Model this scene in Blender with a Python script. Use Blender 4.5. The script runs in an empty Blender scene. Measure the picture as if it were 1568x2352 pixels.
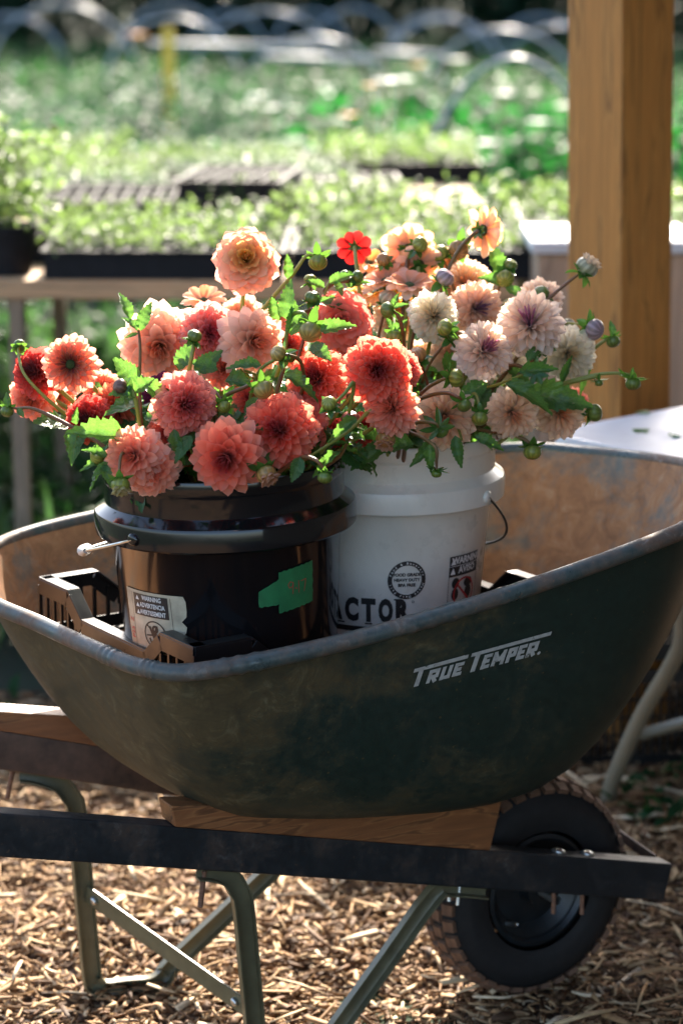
import bpy, bmesh, math, random
import numpy as np
from mathutils import Vector, Matrix, Quaternion
from mathutils.bvhtree import BVHTree

R = math.radians
rnd = random.Random(7)
SC = bpy.context.scene
COL = SC.collection

# ------------------------------------------------------------------ camera
CAM_Z, PITCH, FPX = 1.53, R(13.0), 5553.0
cd = bpy.data.cameras.new('camera'); cam = bpy.data.objects.new('camera', cd); COL.objects.link(cam)
cam.location = (0, 0, CAM_Z); cam.rotation_euler = (R(90) - PITCH, 0, 0)
cd.sensor_fit = 'HORIZONTAL'; cd.sensor_width = 24.0; cd.lens = 85.0
cd.clip_start = 0.1; cd.clip_end = 600
cd.dof.use_dof = True; cd.dof.focus_distance = 3.14; cd.dof.aperture_fstop = 3.3
SC.camera = cam

# ------------------------------------------------------------------ sky, sun, exposure
SUN_EL, SUN_AZ = R(34), R(8)            # azimuth measured from +Y (away from the camera), positive = right
sdir = Vector((math.sin(SUN_AZ) * math.cos(SUN_EL), math.cos(SUN_AZ) * math.cos(SUN_EL), math.sin(SUN_EL)))
w = bpy.data.worlds.new('World'); SC.world = w; w.use_nodes = True
nt = w.node_tree; bg = nt.nodes['Background']
sky = nt.nodes.new('ShaderNodeTexSky'); sky.sky_type = 'NISHITA'; sky.sun_disc = False
sky.sun_elevation = SUN_EL; sky.sun_rotation = SUN_AZ; sky.altitude = 100; sky.air_density = 0.9; sky.dust_density = 2.5; sky.ozone_density = 0.8
nt.links.new(sky.outputs[0], bg.inputs[0]); bg.inputs[1].default_value = 0.125
sl = bpy.data.lights.new('sun', 'SUN'); sl.energy = 5.0; sl.angle = R(0.5); sl.color = (1.0, 0.90, 0.76)
sun = bpy.data.objects.new('sun', sl); COL.objects.link(sun)
sun.rotation_euler = (-sdir).to_track_quat('-Z', 'Y').to_euler(); sun.location = (-3, 6, 6)
vs = SC.view_settings; vs.view_transform = 'Standard'; vs.look = 'None'; vs.gamma = 1.0; vs.exposure = 2.2
vs.use_curve_mapping = False
SC.cycles.use_denoising = True
SC.cycles.max_bounces = 8; SC.cycles.transmission_bounces = 6; SC.cycles.transparent_max_bounces = 8
SC.cycles.caustics_reflective = False; SC.cycles.caustics_refractive = False
SC.cycles.sample_clamp_indirect = 6.0

# ------------------------------------------------------------------ placing helpers
FWD = Vector((0, math.cos(PITCH), -math.sin(PITCH))); UPV = Vector((0, math.sin(PITCH), math.cos(PITCH))); RGT = Vector((1, 0, 0))
CAMP = Vector((0, 0, CAM_Z))
def ray(px, py):
    return FWD + RGT * ((px - 784) / FPX) + UPV * ((1176 - py) / FPX)
def pt(px, py, t):                      # a point seen at (px,py) of the 1568-wide photo at depth t
    return CAMP + ray(px, py) * t
def pY(px, py, Y):
    d = ray(px, py); return CAMP + d * (Y / d.y)
def pZ(px, py, z):
    d = ray(px, py); return CAMP + d * ((z - CAM_Z) / d.z)

# ------------------------------------------------------------------ objects
def prop(o, label=None, cat=None, group=None, kind=None):
    if label: o['label'] = label
    if cat: o['category'] = cat
    if group: o['group'] = group
    if kind: o['kind'] = kind
    return o
def link(name, me, mat=None, parent=None):
    o = bpy.data.objects.new(name, me); COL.objects.link(o)
    if mat is not None and me is not None and len(me.materials) == 0:
        for m in (mat if isinstance(mat, (list, tuple)) else [mat]): me.materials.append(m)
    if parent is not None: o.parent = parent
    return o
def empty(name, loc=(0, 0, 0), label=None, cat=None, group=None, rotz=0):
    o = bpy.data.objects.new(name, None); COL.objects.link(o); o.location = loc
    o.rotation_euler = (0, 0, rotz); o.empty_display_size = 0.05
    return prop(o, label, cat, group)
class MB:
    """collects verts/faces; build() makes one mesh object, coordinates relative to org"""
    def __init__(s): s.v = []; s.f = []; s.uv = []; s.mi = []
    def add(s, vs, fs, uvs=None, mi=0):
        b = len(s.v); s.v += [tuple(v) for v in vs]; s.f += [tuple(i + b for i in f) for f in fs]
        s.mi += [mi] * len(fs)
        s.uv += list(uvs) if uvs is not None else [(0, 0)] * len(vs)
        return s
    def box(s, c, size, M=None):
        x, y, z = [a / 2 for a in size]; c = Vector(c)
        vs = [Vector((i * x, j * y, k * z)) for i in (-1, 1) for j in (-1, 1) for k in (-1, 1)]
        if M is not None: vs = [M @ v for v in vs]
        s.add([v + c for v in vs], [(0, 1, 3, 2), (4, 6, 7, 5), (0, 4, 5, 1), (2, 3, 7, 6), (0, 2, 6, 4), (1, 5, 7, 3)])
        return s
    def beam(s, a, b, wd, ht, up=(0, 0, 1)):
        a = Vector(a); b = Vector(b); d = (b - a); L = d.length; d.normalize()
        sd = d.cross(Vector(up)).normalized(); u = sd.cross(d)
        M = Matrix((d, sd, u)).transposed()
        return s.box((a + b) / 2, (L, wd, ht), M)
    def tube(s, pts, r, n=8, closed=False, caps=True):
        pts = [Vector(p) for p in pts]; N = len(pts)
        rs = r if isinstance(r, (list, tuple)) else [r] * N
        vs = []; prev = None
        for i, p in enumerate(pts):
            if closed: d = pts[(i + 1) % N] - pts[i - 1]
            else: d = pts[min(i + 1, N - 1)] - pts[max(i - 1, 0)]
            if d.length < 1e-9: d = Vector((0, 0, 1))
            d.normalize()
            if prev is None:
                a = d.orthogonal().normalized()
            else:
                a = prev - d * prev.dot(d)
                a = a.normalized() if a.length > 1e-6 else d.orthogonal().normalized()
            prev = a; b = d.cross(a)
            for k in range(n):
                t = 2 * math.pi * k / n
                vs.append(p + (a * math.cos(t) + b * math.sin(t)) * rs[i])
        fs = []
        for i in range(N if closed else N - 1):
            j = (i + 1) % N
            for k in range(n):
                l = (k + 1) % n
                fs.append((i * n + k, j * n + k, j * n + l, i * n + l)[::-1])
        if caps and not closed:
            fs.append(tuple(range(n))); fs.append(tuple(reversed(range((N - 1) * n, N * n))))
        uv = [(k / n, i / N) for i in range(N) for k in range(n)]
        return s.add(vs, fs, uv)
    def lathe(s, prof, c=(0, 0, 0), n=64, M=None, closed=False):
        vs = []; uv = []
        for i, (r, z) in enumerate(prof):
            for k in range(n):
                t = 2 * math.pi * k / n
                v = Vector((r * math.cos(t), r * math.sin(t), z))
                if M is not None: v = M @ v
                vs.append(v + Vector(c)); uv.append((k / n, i / len(prof)))
        fs = []
        P = len(prof)
        for i in range(P if closed else P - 1):
            i2 = (i + 1) % P
            for k in range(n):
                l = (k + 1) % n
                fs.append((i * n + k, i * n + l, i2 * n + l, i2 * n + k))
        return s.add(vs, fs, uv)
    def mesh(s, name, org=(0, 0, 0), smooth=True):
        me = bpy.data.meshes.new(name); o = Vector(org)
        me.from_pydata([(v[0] - o.x, v[1] - o.y, v[2] - o.z) for v in s.v], [], s.f)
        if any(s.uv):
            ul = me.uv_layers.new(name='UVMap')
            vi = np.empty(len(me.loops), dtype=np.int32); me.loops.foreach_get('vertex_index', vi)
            ul.data.foreach_set('uv', np.array(s.uv, dtype=np.float32)[vi].ravel())
        if any(s.mi): me.polygons.foreach_set('material_index', s.mi)
        if smooth: me.polygons.foreach_set('use_smooth', [True] * len(me.polygons))
        me.update(); return me
    def build(s, name, mat, parent=None, org=(0, 0, 0), smooth=False, bevel=0, auto=None):
        me = s.mesh(name, org, smooth)
        o = link(name, me, mat, parent)
        if bevel:
            b = o.modifiers.new('bevel', 'BEVEL'); b.width = bevel; b.segments = 2; b.limit_method = 'ANGLE'; b.angle_limit = R(40)
            me.polygons.foreach_set('use_smooth', [True] * len(me.polygons)); 
            wn = o.modifiers.new('wn', 'WEIGHTED_NORMAL'); wn.keep_sharp = False
        if auto is not None:
            me.polygons.foreach_set('use_smooth', [True] * len(me.polygons))
            try: me.set_sharp_from_angle(angle=R(auto))
            except Exception: pass
        return o
def catmull(P, n=8, closed=False):
    P = [Vector(p) for p in P]; out = []; N = len(P)
    rng = range(N if closed else N - 1)
    for i in rng:
        if closed: a, b, c, d = P[i - 1], P[i], P[(i + 1) % N], P[(i + 2) % N]
        else: a, b, c, d = P[max(i - 1, 0)], P[i], P[i + 1], P[min(i + 2, N - 1)]
        for k in range(n):
            t = k / n
            out.append(0.5 * ((2 * b) + (c - a) * t + (2 * a - 5 * b + 4 * c - d) * t * t + (3 * b - 3 * c + d - a) * t ** 3))
    if not closed: out.append(P[-1])
    return out

# ------------------------------------------------------------------ materials
def M_new(name):
    m = bpy.data.materials.new(name); m.use_nodes = True
    return m, m.node_tree, m.node_tree.nodes['Principled BSDF']
def N(nt, t, **k):
    n = nt.nodes.new(t)
    for a, b in k.items():
        if a in n.inputs: n.inputs[a].default_value = b
        else: setattr(n, a, b)
    return n
def noise(nt, scale, detail=4, rough=0.6, vec=None, dist=0.0):
    n = N(nt, 'ShaderNodeTexNoise'); n.inputs['Scale'].default_value = scale; n.inputs['Detail'].default_value = detail
    n.inputs['Roughness'].default_value = rough; n.inputs['Distortion'].default_value = dist
    if vec is not None: nt.links.new(vec, n.inputs['Vector'])
    return n
def ramp(nt, src, stops, interp='LINEAR'):
    r = nt.nodes.new('ShaderNodeValToRGB'); r.color_ramp.interpolation = interp
    e = r.color_ramp.elements
    while len(e) < len(stops): e.new(0.5)
    for x, (p, c) in zip(e, stops): x.position = p; x.color = (c[0], c[1], c[2], 1) if hasattr(c, '__len__') else (c, c, c, 1)
    nt.links.new(src, r.inputs[0]); return r
def mix(nt, fac, a, b, mode='MIX'):
    m = nt.nodes.new('ShaderNodeMix'); m.data_type = 'RGBA'; m.blend_type = mode
    for s, i in ((fac, 0), (a, 6), (b, 7)):
        if hasattr(s, 'is_linked') or hasattr(s, 'links'): nt.links.new(s, m.inputs[i])
        else: m.inputs[i].default_value = s if i == 0 else (*s, 1)
    return m.outputs[2]
def bump(nt, b, src, strength=0.3, dist=0.002):
    n = nt.nodes.new('ShaderNodeBump'); n.inputs['Strength'].default_value = strength; n.inputs['Distance'].default_value = dist
    nt.links.new(src, n.inputs['Height']); nt.links.new(n.outputs[0], b.inputs['Normal']); return n
def objco(nt):
    return nt.nodes.new('ShaderNodeTexCoord').outputs['Object']
def simple(name, col, rough=0.6, metal=0.0, var=0.25, scale=20, bmp=0.0, spec=0.5, bscale=None):
    m, nt, b = M_new(name); co = objco(nt)
    n = noise(nt, scale, 5, 0.6, co)
    c = ramp(nt, n.outputs[0], [(0.3, [x * (1 - var) for x in col]), (0.7, [min(1, x * (1 + var)) for x in col])])
    nt.links.new(c.outputs[0], b.inputs['Base Color'])
    b.inputs['Roughness'].default_value = rough; b.inputs['Metallic'].default_value = metal
    b.inputs['Specular IOR Level'].default_value = spec
    if bmp:
        n2 = noise(nt, bscale or scale * 4, 6, 0.65, co); bump(nt, b, n2.outputs[0], bmp)
    return m
def translucent(m, nt, b, colsock, fac, boost=None):
    out = nt.nodes['Material Output']
    tr = nt.nodes.new('ShaderNodeBsdfTranslucent'); mx = nt.nodes.new('ShaderNodeMixShader')
    mx.inputs[0].default_value = fac
    if boost is not None:
        colsock2 = mix(nt, 1.0, colsock, boost, 'MULTIPLY')
    else: colsock2 = colsock
    nt.links.new(colsock2, tr.inputs[0]); nt.links.new(b.outputs[0], mx.inputs[1]); nt.links.new(tr.outputs[0], mx.inputs[2])
    nt.links.new(mx.outputs[0], out.inputs[0])
def leafmat(name, ca, cb, trc, fac=0.45, rough=0.35, scale=6, veins=False, spec=0.5):
    m, nt, b = M_new(name); oi = nt.nodes.new('ShaderNodeObjectInfo'); co = objco(nt)
    n = noise(nt, scale, 3, 0.5, co)
    c = ramp(nt, n.outputs[0], [(0.35, ca), (0.65, cb)]).outputs[0]
    tcol = ramp(nt, n.outputs[0], [(0.35, trc), (0.65, [min(1, x * 1.4) for x in trc])]).outputs[0]
    if veins:
        uv = nt.nodes.new('ShaderNodeUVMap'); sep = nt.nodes.new('ShaderNodeSeparateXYZ'); nt.links.new(uv.outputs[0], sep.inputs[0])
        # side veins slant forward from the midrib
        ab = N(nt, 'ShaderNodeMath', operation='ABSOLUTE'); nt.links.new(sep.outputs[0], ab.inputs[0])
        m1 = N(nt, 'ShaderNodeMath', operation='MULTIPLY_ADD'); nt.links.new(ab.outputs[0], m1.inputs[0]); m1.inputs[1].default_value = -0.38
        nt.links.new(sep.outputs[1], m1.inputs[2])
        m2 = N(nt, 'ShaderNodeMath', operation='MULTIPLY'); nt.links.new(m1.outputs[0], m2.inputs[0]); m2.inputs[1].default_value = 44
        sn = N(nt, 'ShaderNodeMath', operation='SINE'); nt.links.new(m2.outputs[0], sn.inputs[0])
        v1 = ramp(nt, sn.outputs[0], [(0.90, 0), (0.98, 1)])
        v2 = ramp(nt, ab.outputs[0], [(0.04, 1), (0.08, 0)])
        mxx = N(nt, 'ShaderNodeMath', operation='MAXIMUM'); nt.links.new(v1.outputs[0], mxx.inputs[0]); nt.links.new(v2.outputs[0], mxx.inputs[1])
        ml = N(nt, 'ShaderNodeMath', operation='MULTIPLY'); nt.links.new(mxx.outputs[0], ml.inputs[0]); ml.inputs[1].default_value = 0.55
        c = mix(nt, ml.outputs[0], c, (0.16, 0.24, 0.07)); 
        bump(nt, b, sn.outputs[0], 0.35, 0.001)
    nt.links.new(c, b.inputs['Base Color']); b.inputs['Roughness'].default_value = rough; b.inputs['Specular IOR Level'].default_value = spec
    translucent(m, nt, b, tcol, fac)
    return m
# ------------------------------------------------------------------ palette
def petal_material():
    m, nt, b = M_new('petal'); oi = nt.nodes.new('ShaderNodeObjectInfo')
    uv = nt.nodes.new('ShaderNodeUVMap'); sep = nt.nodes.new('ShaderNodeSeparateXYZ'); nt.links.new(uv.outputs[0], sep.inputs[0])
    au = N(nt, 'ShaderNodeMath', operation='ABSOLUTE'); nt.links.new(sep.outputs[0], au.inputs[0])
    # paler towards the tip and the rim
    e = N(nt, 'ShaderNodeMath', operation='POWER'); nt.links.new(sep.outputs[1], e.inputs[0]); e.inputs[1].default_value = 3.0
    e2 = N(nt, 'ShaderNodeMath', operation='POWER'); nt.links.new(au.outputs[0], e2.inputs[0]); e2.inputs[1].default_value = 4.0
    s = N(nt, 'ShaderNodeMath', operation='MAXIMUM'); nt.links.new(e.outputs[0], s.inputs[0]); nt.links.new(e2.outputs[0], s.inputs[1])
    f = N(nt, 'ShaderNodeMath', operation='MULTIPLY'); nt.links.new(s.outputs[0], f.inputs[0]); nt.links.new(oi.outputs['Alpha'], f.inputs[1])
    hs = nt.nodes.new('ShaderNodeHueSaturation'); nt.links.new(oi.outputs['Color'], hs.inputs['Color'])
    rr = N(nt, 'ShaderNodeMapRange'); nt.links.new(oi.outputs['Random'], rr.inputs[0]); rr.inputs[3].default_value = 0.86; rr.inputs[4].default_value = 1.12
    nt.links.new(rr.outputs[0], hs.inputs['Value'])
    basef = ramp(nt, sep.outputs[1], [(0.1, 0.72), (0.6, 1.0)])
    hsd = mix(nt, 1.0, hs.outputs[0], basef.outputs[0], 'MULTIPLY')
    pale = mix(nt, 0.55, hs.outputs[0], (0.97, 0.74, 0.66))
    c = mix(nt, f.outputs[0], hsd, pale)
    # fine lengthwise veining
    wv = N(nt, 'ShaderNodeMath', operation='MULTIPLY'); nt.links.new(sep.outputs[0], wv.inputs[0]); wv.inputs[1].default_value = 26
    sn = N(nt, 'ShaderNodeMath', operation='SINE'); nt.links.new(wv.outputs[0], sn.inputs[0])
    bump(nt, b, sn.outputs[0], 0.12, 0.0006)
    nt.links.new(c, b.inputs['Base Color']); b.inputs['Roughness'].default_value = 0.5; b.inputs['Specular IOR Level'].default_value = 0.28
    b.inputs['Sheen Weight'].default_value = 0.12
    deep = mix(nt, 0.5, c, mix(nt, 1.0, c, c, 'MULTIPLY'))
    translucent(m, nt, b, deep, 0.62)
    return m
PETAL = petal_material()
def bud_material():
    m, nt, b = M_new('bud_skin'); oi = nt.nodes.new('ShaderNodeObjectInfo')
    uv = nt.nodes.new('ShaderNodeUVMap'); sep = nt.nodes.new('ShaderNodeSeparateXYZ'); nt.links.new(uv.outputs[0], sep.inputs[0])
    a = N(nt, 'ShaderNodeMath', operation='MULTIPLY'); nt.links.new(sep.outputs[0], a.inputs[0]); a.inputs[1].default_value = 2 * math.pi * 10
    s = N(nt, 'ShaderNodeMath', operation='SINE'); nt.links.new(a.outputs[0], s.inputs[0])
    v = ramp(nt, s.outputs[0], [(0.0, 0.62), (0.45, 1.0)])
    c0 = mix(nt, 1.0, oi.outputs['Color'], v.outputs[0], 'MULTIPLY')
    g = ramp(nt, sep.outputs[1], [(0.25, 1), (0.95, 0)])
    gm = N(nt, 'ShaderNodeMath', operation='MULTIPLY'); nt.links.new(g.outputs[0], gm.inputs[0]); nt.links.new(oi.outputs['Alpha'], gm.inputs[1])
    c = mix(nt, gm.outputs[0], c0, (0.10, 0.17, 0.025))
    nt.links.new(c, b.inputs['Base Color']); b.inputs['Roughness'].default_value = 0.32
    translucent(m, nt, b, c, 0.2); return m
BUDM = bud_material()
LEAF = leafmat('dahlia_leaf', (0.022, 0.085, 0.024), (0.045, 0.14, 0.035), (0.16, 0.36, 0.05), 0.40, 0.36, 25, veins=True)
SEPAL = leafmat('sepal_green', (0.02, 0.085, 0.018), (0.045, 0.14, 0.03), (0.16, 0.36, 0.04), 0.3, 0.25, 60)
STEMG = leafmat('stem_green', (0.17, 0.22, 0.04), (0.30, 0.27, 0.05), (0.4, 0.42, 0.06), 0.15, 0.4, 14)
STEMR = leafmat('stem_reddish', (0.16, 0.05, 0.02), (0.16, 0.11, 0.03), (0.3, 0.2, 0.05), 0.12, 0.4, 12)
CORE = simple('flower_core', (0.16, 0.05, 0.02), 0.8, var=0.5, scale=300)
CORED = simple('dark_disc', (0.05, 0.07, 0.01), 0.8, var=0.6, scale=500, bmp=0.8)
CHIP_A = None

def worn_paint(name, base, rust, pale, rear_tone_bias, scale, rough=0.45):
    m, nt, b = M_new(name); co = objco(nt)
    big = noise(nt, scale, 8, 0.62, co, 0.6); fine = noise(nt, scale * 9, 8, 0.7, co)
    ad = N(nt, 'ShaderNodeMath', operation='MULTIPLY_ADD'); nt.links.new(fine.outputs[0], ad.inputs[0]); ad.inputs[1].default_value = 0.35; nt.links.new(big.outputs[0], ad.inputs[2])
    # stronger at the rear: wear, plus bounce light painted into the tray's olive
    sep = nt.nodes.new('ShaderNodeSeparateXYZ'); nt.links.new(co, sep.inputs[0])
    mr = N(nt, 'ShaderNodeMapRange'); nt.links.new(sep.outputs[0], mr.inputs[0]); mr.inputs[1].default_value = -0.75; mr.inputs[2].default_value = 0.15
    mr.inputs[3].default_value = rear_tone_bias[0]; mr.inputs[4].default_value = rear_tone_bias[1]
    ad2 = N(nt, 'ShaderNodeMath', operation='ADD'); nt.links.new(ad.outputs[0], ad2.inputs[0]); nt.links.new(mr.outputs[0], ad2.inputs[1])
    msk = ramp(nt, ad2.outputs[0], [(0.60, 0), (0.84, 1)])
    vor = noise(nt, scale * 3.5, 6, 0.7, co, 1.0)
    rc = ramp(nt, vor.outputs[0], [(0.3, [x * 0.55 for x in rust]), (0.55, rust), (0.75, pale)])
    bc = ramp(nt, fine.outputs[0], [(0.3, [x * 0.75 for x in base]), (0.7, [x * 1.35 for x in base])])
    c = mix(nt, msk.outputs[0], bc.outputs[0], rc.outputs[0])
    # scratches
    mp = nt.nodes.new('ShaderNodeMapping'); nt.links.new(co, mp.inputs[0]); mp.inputs['Scale'].default_value = (22, 90, 260); mp.inputs['Rotation'].default_value = (0, 0.5, 0.3)
    sc = noise(nt, 1.6, 5, 0.8, mp.outputs[0]); sr = ramp(nt, sc.outputs[0], [(0.66, 0), (0.72, 1)])
    sm = N(nt, 'ShaderNodeMath', operation='MULTIPLY'); nt.links.new(sr.outputs[0], sm.inputs[0]); sm.inputs[1].default_value = 0.38
    c = mix(nt, sm.outputs[0], c, pale)
    ch = noise(nt, 140, 2, 0.5, co); cr_ = ramp(nt, ch.outputs[0], [(0.70, 0), (0.73, 0.8)]); c = mix(nt, cr_.outputs[0], c, rust)
    nt.links.new(c, b.inputs['Base Color'])
    rg = ramp(nt, ad2.outputs[0], [(0.5, rough), (0.85, 0.75)]); nt.links.new(rg.outputs[0], b.inputs['Roughness'])
    bump(nt, b, fine.outputs[0], 0.12, 0.002)
    return m
TRAY_OUT = worn_paint('worn_enamel_olive_bounce', (0.009, 0.021, 0.015), (0.066, 0.050, 0.019), (0.13, 0.115, 0.06), (0.10, -0.24), 8.0)  # olive rear tone: real wear mixed with painted warm bounce from the ground
TRAY_IN = worn_paint('rusted_tray_inside', (0.09, 0.12, 0.11), (0.34, 0.155, 0.06), (0.42, 0.26, 0.14), (0.22, 0.12), 7.0, 0.45)
RIMM = worn_paint('rim_steel', (0.045, 0.065, 0.062), (0.14, 0.085, 0.055), (0.30, 0.26, 0.23), (0.02, -0.04), 11.0, 0.20)
DECAL = simple('decal_grey', (0.36, 0.36, 0.33), 0.55, var=0.2, scale=120)
_nt = DECAL.node_tree; _b = _nt.nodes['Principled BSDF']; _c = _b.inputs['Base Color'].links[0].from_socket
_n = noise(_nt, 75, 6, 0.7, objco(_nt), 0.8); _r = ramp(_nt, _n.outputs[0], [(0.60, 0), (0.66, 0.85)]); _nt.links.new(mix(_nt, _r.outputs[0], _c, (0.03, 0.04, 0.032)), _b.inputs['Base Color'])
STEELB = simple('black_painted_steel', (0.009, 0.012, 0.014), 0.38, var=0.4, scale=30, bmp=0.06, spec=0.45)
STEELR = simple('rusty_brown_steel', (0.07, 0.040, 0.025), 0.6, var=0.5, scale=35, bmp=0.1)
RAILM = worn_paint('rail_paint', (0.009, 0.012, 0.014), (0.055, 0.034, 0.022), (0.11, 0.10, 0.09), (-0.06, -0.10), 13, 0.36)
LEGM = simple('olive_grey_steel', (0.11, 0.10, 0.055), 0.34, var=0.25, scale=25, bmp=0.05)
ZINC = simple('zinc_bolt', (0.55, 0.55, 0.52), 0.3, metal=0.9, var=0.15, scale=60)
RUSTB = simple('rusty_bolt', (0.16, 0.075, 0.04), 0.7, var=0.4, scale=120)
TYRE = simple('tyre_rubber', (0.008, 0.007, 0.0065), 0.75, var=0.35, scale=60, bmp=0.2)
TREAD = simple('tread_dust_bounce', (0.13, 0.068, 0.038), 0.85, var=0.35, scale=80, bmp=0.3)  # brown holds dust and the warm ground bounce painted into the tread
def plastic(name, col, rough, dirt=0.25, sss=0.0):
    m, nt, b = M_new(name); co = objco(nt)
    n = noise(nt, 9, 7, 0.65, co, 0.5); r = ramp(nt, n.outputs[0], [(0.35, [x * (1 - dirt) for x in col]), (0.7, col)])
    sp = noise(nt, 120, 3, 0.5, co); sr = ramp(nt, sp.outputs[0], [(0.71, 0), (0.75, 1)]); lg = noise(nt, 5, 3, 0.5, co); lr = ramp(nt, lg.outputs[0], [(0.45, 0), (0.6, 0.7)])
    mm = N(nt, 'ShaderNodeMath', operation='MULTIPLY'); nt.links.new(sr.outputs[0], mm.inputs[0]); nt.links.new(lr.outputs[0], mm.inputs[1])
    nt.links.new(mix(nt, mm.outputs[0], r.outputs[0], (0.13, 0.09, 0.055)), b.inputs['Base Color'])
    n2 = noise(nt, 14, 6, 0.7, co); rr = ramp(nt, n2.outputs[0], [(0.3, max(0.04, rough - 0.08)), (0.75, rough + 0.14)])
    nt.links.new(rr.outputs[0], b.inputs['Roughness']); n3 = noise(nt, 40, 3, 0.5, co); bump(nt, b, n3.outputs[0], 0.02, 0.001)
    if sss: b.inputs['Subsurface Weight'].default_value = sss; b.inputs['Subsurface Scale'].default_value = 0.02; b.inputs['Subsurface Radius'].default_value = (1, 0.9, 0.7)
    return m
BLKP = plastic('black_bucket_plastic', (0.007, 0.007, 0.008), 0.10)
WHTP = plastic('white_bucket_plastic', (0.66, 0.64, 0.57), 0.30, 0.18)
CRATEP = plastic('black_crate_plastic', (0.006, 0.0065, 0.0075), 0.34, 0.1)
TABLEW = plastic('white_table_plastic', (0.66, 0.68, 0.70), 0.42, 0.15)
TRAYP = simple('seed_tray_plastic', (0.012, 0.013, 0.015), 0.6, var=0.2, scale=30, spec=0.12)
INK = simple('black_print', (0.012, 0.012, 0.012), 0.5, var=0.1)
INKW = simple('white_print', (0.6, 0.6, 0.57), 0.5, var=0.08)
INKR = simple('red_print', (0.42, 0.03, 0.03), 0.5, var=0.2)
STICK = simple('aged_label_paper', (0.36, 0.31, 0.22), 0.5, var=0.4, scale=28)
TAPE = simple('green_painters_tape', (0.013, 0.14, 0.045), 0.6, var=0.18, scale=60, bmp=0.35, bscale=70)
def woodmat(name, a, b_, rough=0.6, axis=0, sc=9.0):
    m, nt, b = M_new(name); co = objco(nt); mp = nt.nodes.new('ShaderNodeMapping'); nt.links.new(co, mp.inputs[0])
    s = [sc * 1.0] * 3; s[axis] = sc * 0.07; mp.inputs['Scale'].default_value = s
    n = noise(nt, 3.2, 4, 0.5, mp.outputs[0], 0.35)
    wv = N(nt, 'ShaderNodeMath', operation='MULTIPLY'); nt.links.new(n.outputs[0], wv.inputs[0]); wv.inputs[1].default_value = 34
    sn = N(nt, 'ShaderNodeMath', operation='SINE'); nt.links.new(wv.outputs[0], sn.inputs[0])
    r = ramp(nt, sn.outputs[0], [(0.1, a), (0.75, b_), (1.0, [x * 0.62 for x in a])])
    s2 = list(s); mp2 = nt.nodes.new('ShaderNodeMapping'); nt.links.new(co, mp2.inputs[0]); s2 = [90.0] * 3; s2[axis] = 4.0; mp2.inputs['Scale'].default_value = s2
    n2 = noise(nt, 1.0, 5, 0.7, mp2.outputs[0]); r2 = ramp(nt, n2.outputs[0], [(0.3, 0.68), (0.65, 1.05)])
    c = mix(nt, 1.0, r.outputs[0], r2.outputs[0], 'MULTIPLY'); nt.links.new(c, b.inputs['Base Color'])
    b.inputs['Roughness'].default_value = rough; bump(nt, b, n2.outputs[0], 0.25, 0.002); return m
WEDGE = woodmat('wedge_wood', (0.22, 0.082, 0.026), (0.29, 0.12, 0.04), 0.5, 0, 8)
POSTW = woodmat('post_wood', (0.44, 0.185, 0.036), (0.50, 0.225, 0.048), 0.6, 2, 7)
BENCHW = woodmat('bench_wood', (0.52, 0.31, 0.155), (0.60, 0.38, 0.20), 0.7, 0, 8)
BENCHL = woodmat('bench_leg_wood', (0.26, 0.19, 0.12), (0.32, 0.24, 0.16), 0.7, 2, 8)
PLY = woodmat('plywood', (0.48, 0.33, 0.22), (0.54, 0.38, 0.26), 0.6, 2, 4)
SOIL = simple('soil', (0.028, 0.020, 0.014), 0.95, var=0.4, scale=60, bmp=0.6)
HOOP = simple('grey_conduit', (0.24, 0.29, 0.33), 0.36, var=0.1)
TUBE = simple('beige_table_leg', (0.20, 0.18, 0.13), 0.4, var=0.1)
YEL = simple('yellow_stake', (0.78, 0.50, 0.05), 0.6, var=0.1)
PIPE = simple('pale_irrigation_pipe', (0.40, 0.39, 0.36), 0.5, var=0.15)

# ------------------------------------------------------------------ the ground
def ground_mat():
    m, nt, b = M_new('ground_soil_grass'); co = objco(nt)
    n = noise(nt, 1.4, 8, 0.65, co, 0.4); g = ramp(nt, n.outputs[0], [(0.35, (0.018, 0.015, 0.010)), (0.5, (0.014, 0.028, 0.009)), (0.7, (0.022, 0.048, 0.012))])
    nt.links.new(g.outputs[0], b.inputs['Base Color']); b.inputs['Roughness'].default_value = 0.95
    n2 = noise(nt, 30, 8, 0.7, co); bump(nt, b, n2.outputs[0], 0.6, 0.03); return m
mb = MB(); gx, gy = 40, 46
xs = np.linspace(-1, 1, gx); ys = np.linspace(0, 1, gy)
vsg = []
for j in range(gy):
    for i in range(gx):
        X = 160 * np.sign(xs[i]) * abs(xs[i]) ** 2.2; Y = -20 + 260 * ys[j] ** 1.8
        vsg.append((X, Y, -0.012 + (0.0 if Y < 6 else 0.04 * math.sin(X * .7 + Y * .3))))
mb.add(vsg, [(j * gx + i, j * gx + i + 1, (j + 1) * gx + i + 1, (j + 1) * gx + i) for j in range(gy - 1) for i in range(gx - 1)])
o = mb.build('ground', ground_mat(), smooth=True); o['kind'] = 'structure'
def mulch_mat():
    m, nt, b = M_new('mulch_bed'); co = objco(nt)
    n = noise(nt, 60, 8, 0.7, co, 0.5); g = ramp(nt, n.outputs[0], [(0.3, (0.05, 0.028, 0.016)), (0.6, (0.14, 0.085, 0.05))])
    nt.links.new(g.outputs[0], b.inputs['Base Color']); b.inputs['Roughness'].default_value = 0.95
    bump(nt, b, n.outputs[0], 0.8, 0.01); return m
mb = MB(); nx, ny = 90, 110; vv = []
def ghz(x, y): return 0.010 * math.sin(3.1 * x + 1.3 * y) + 0.008 * math.sin(7.3 * y - 2.2 * x) + 0.006 * math.sin(13 * x + 5 * y)
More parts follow.
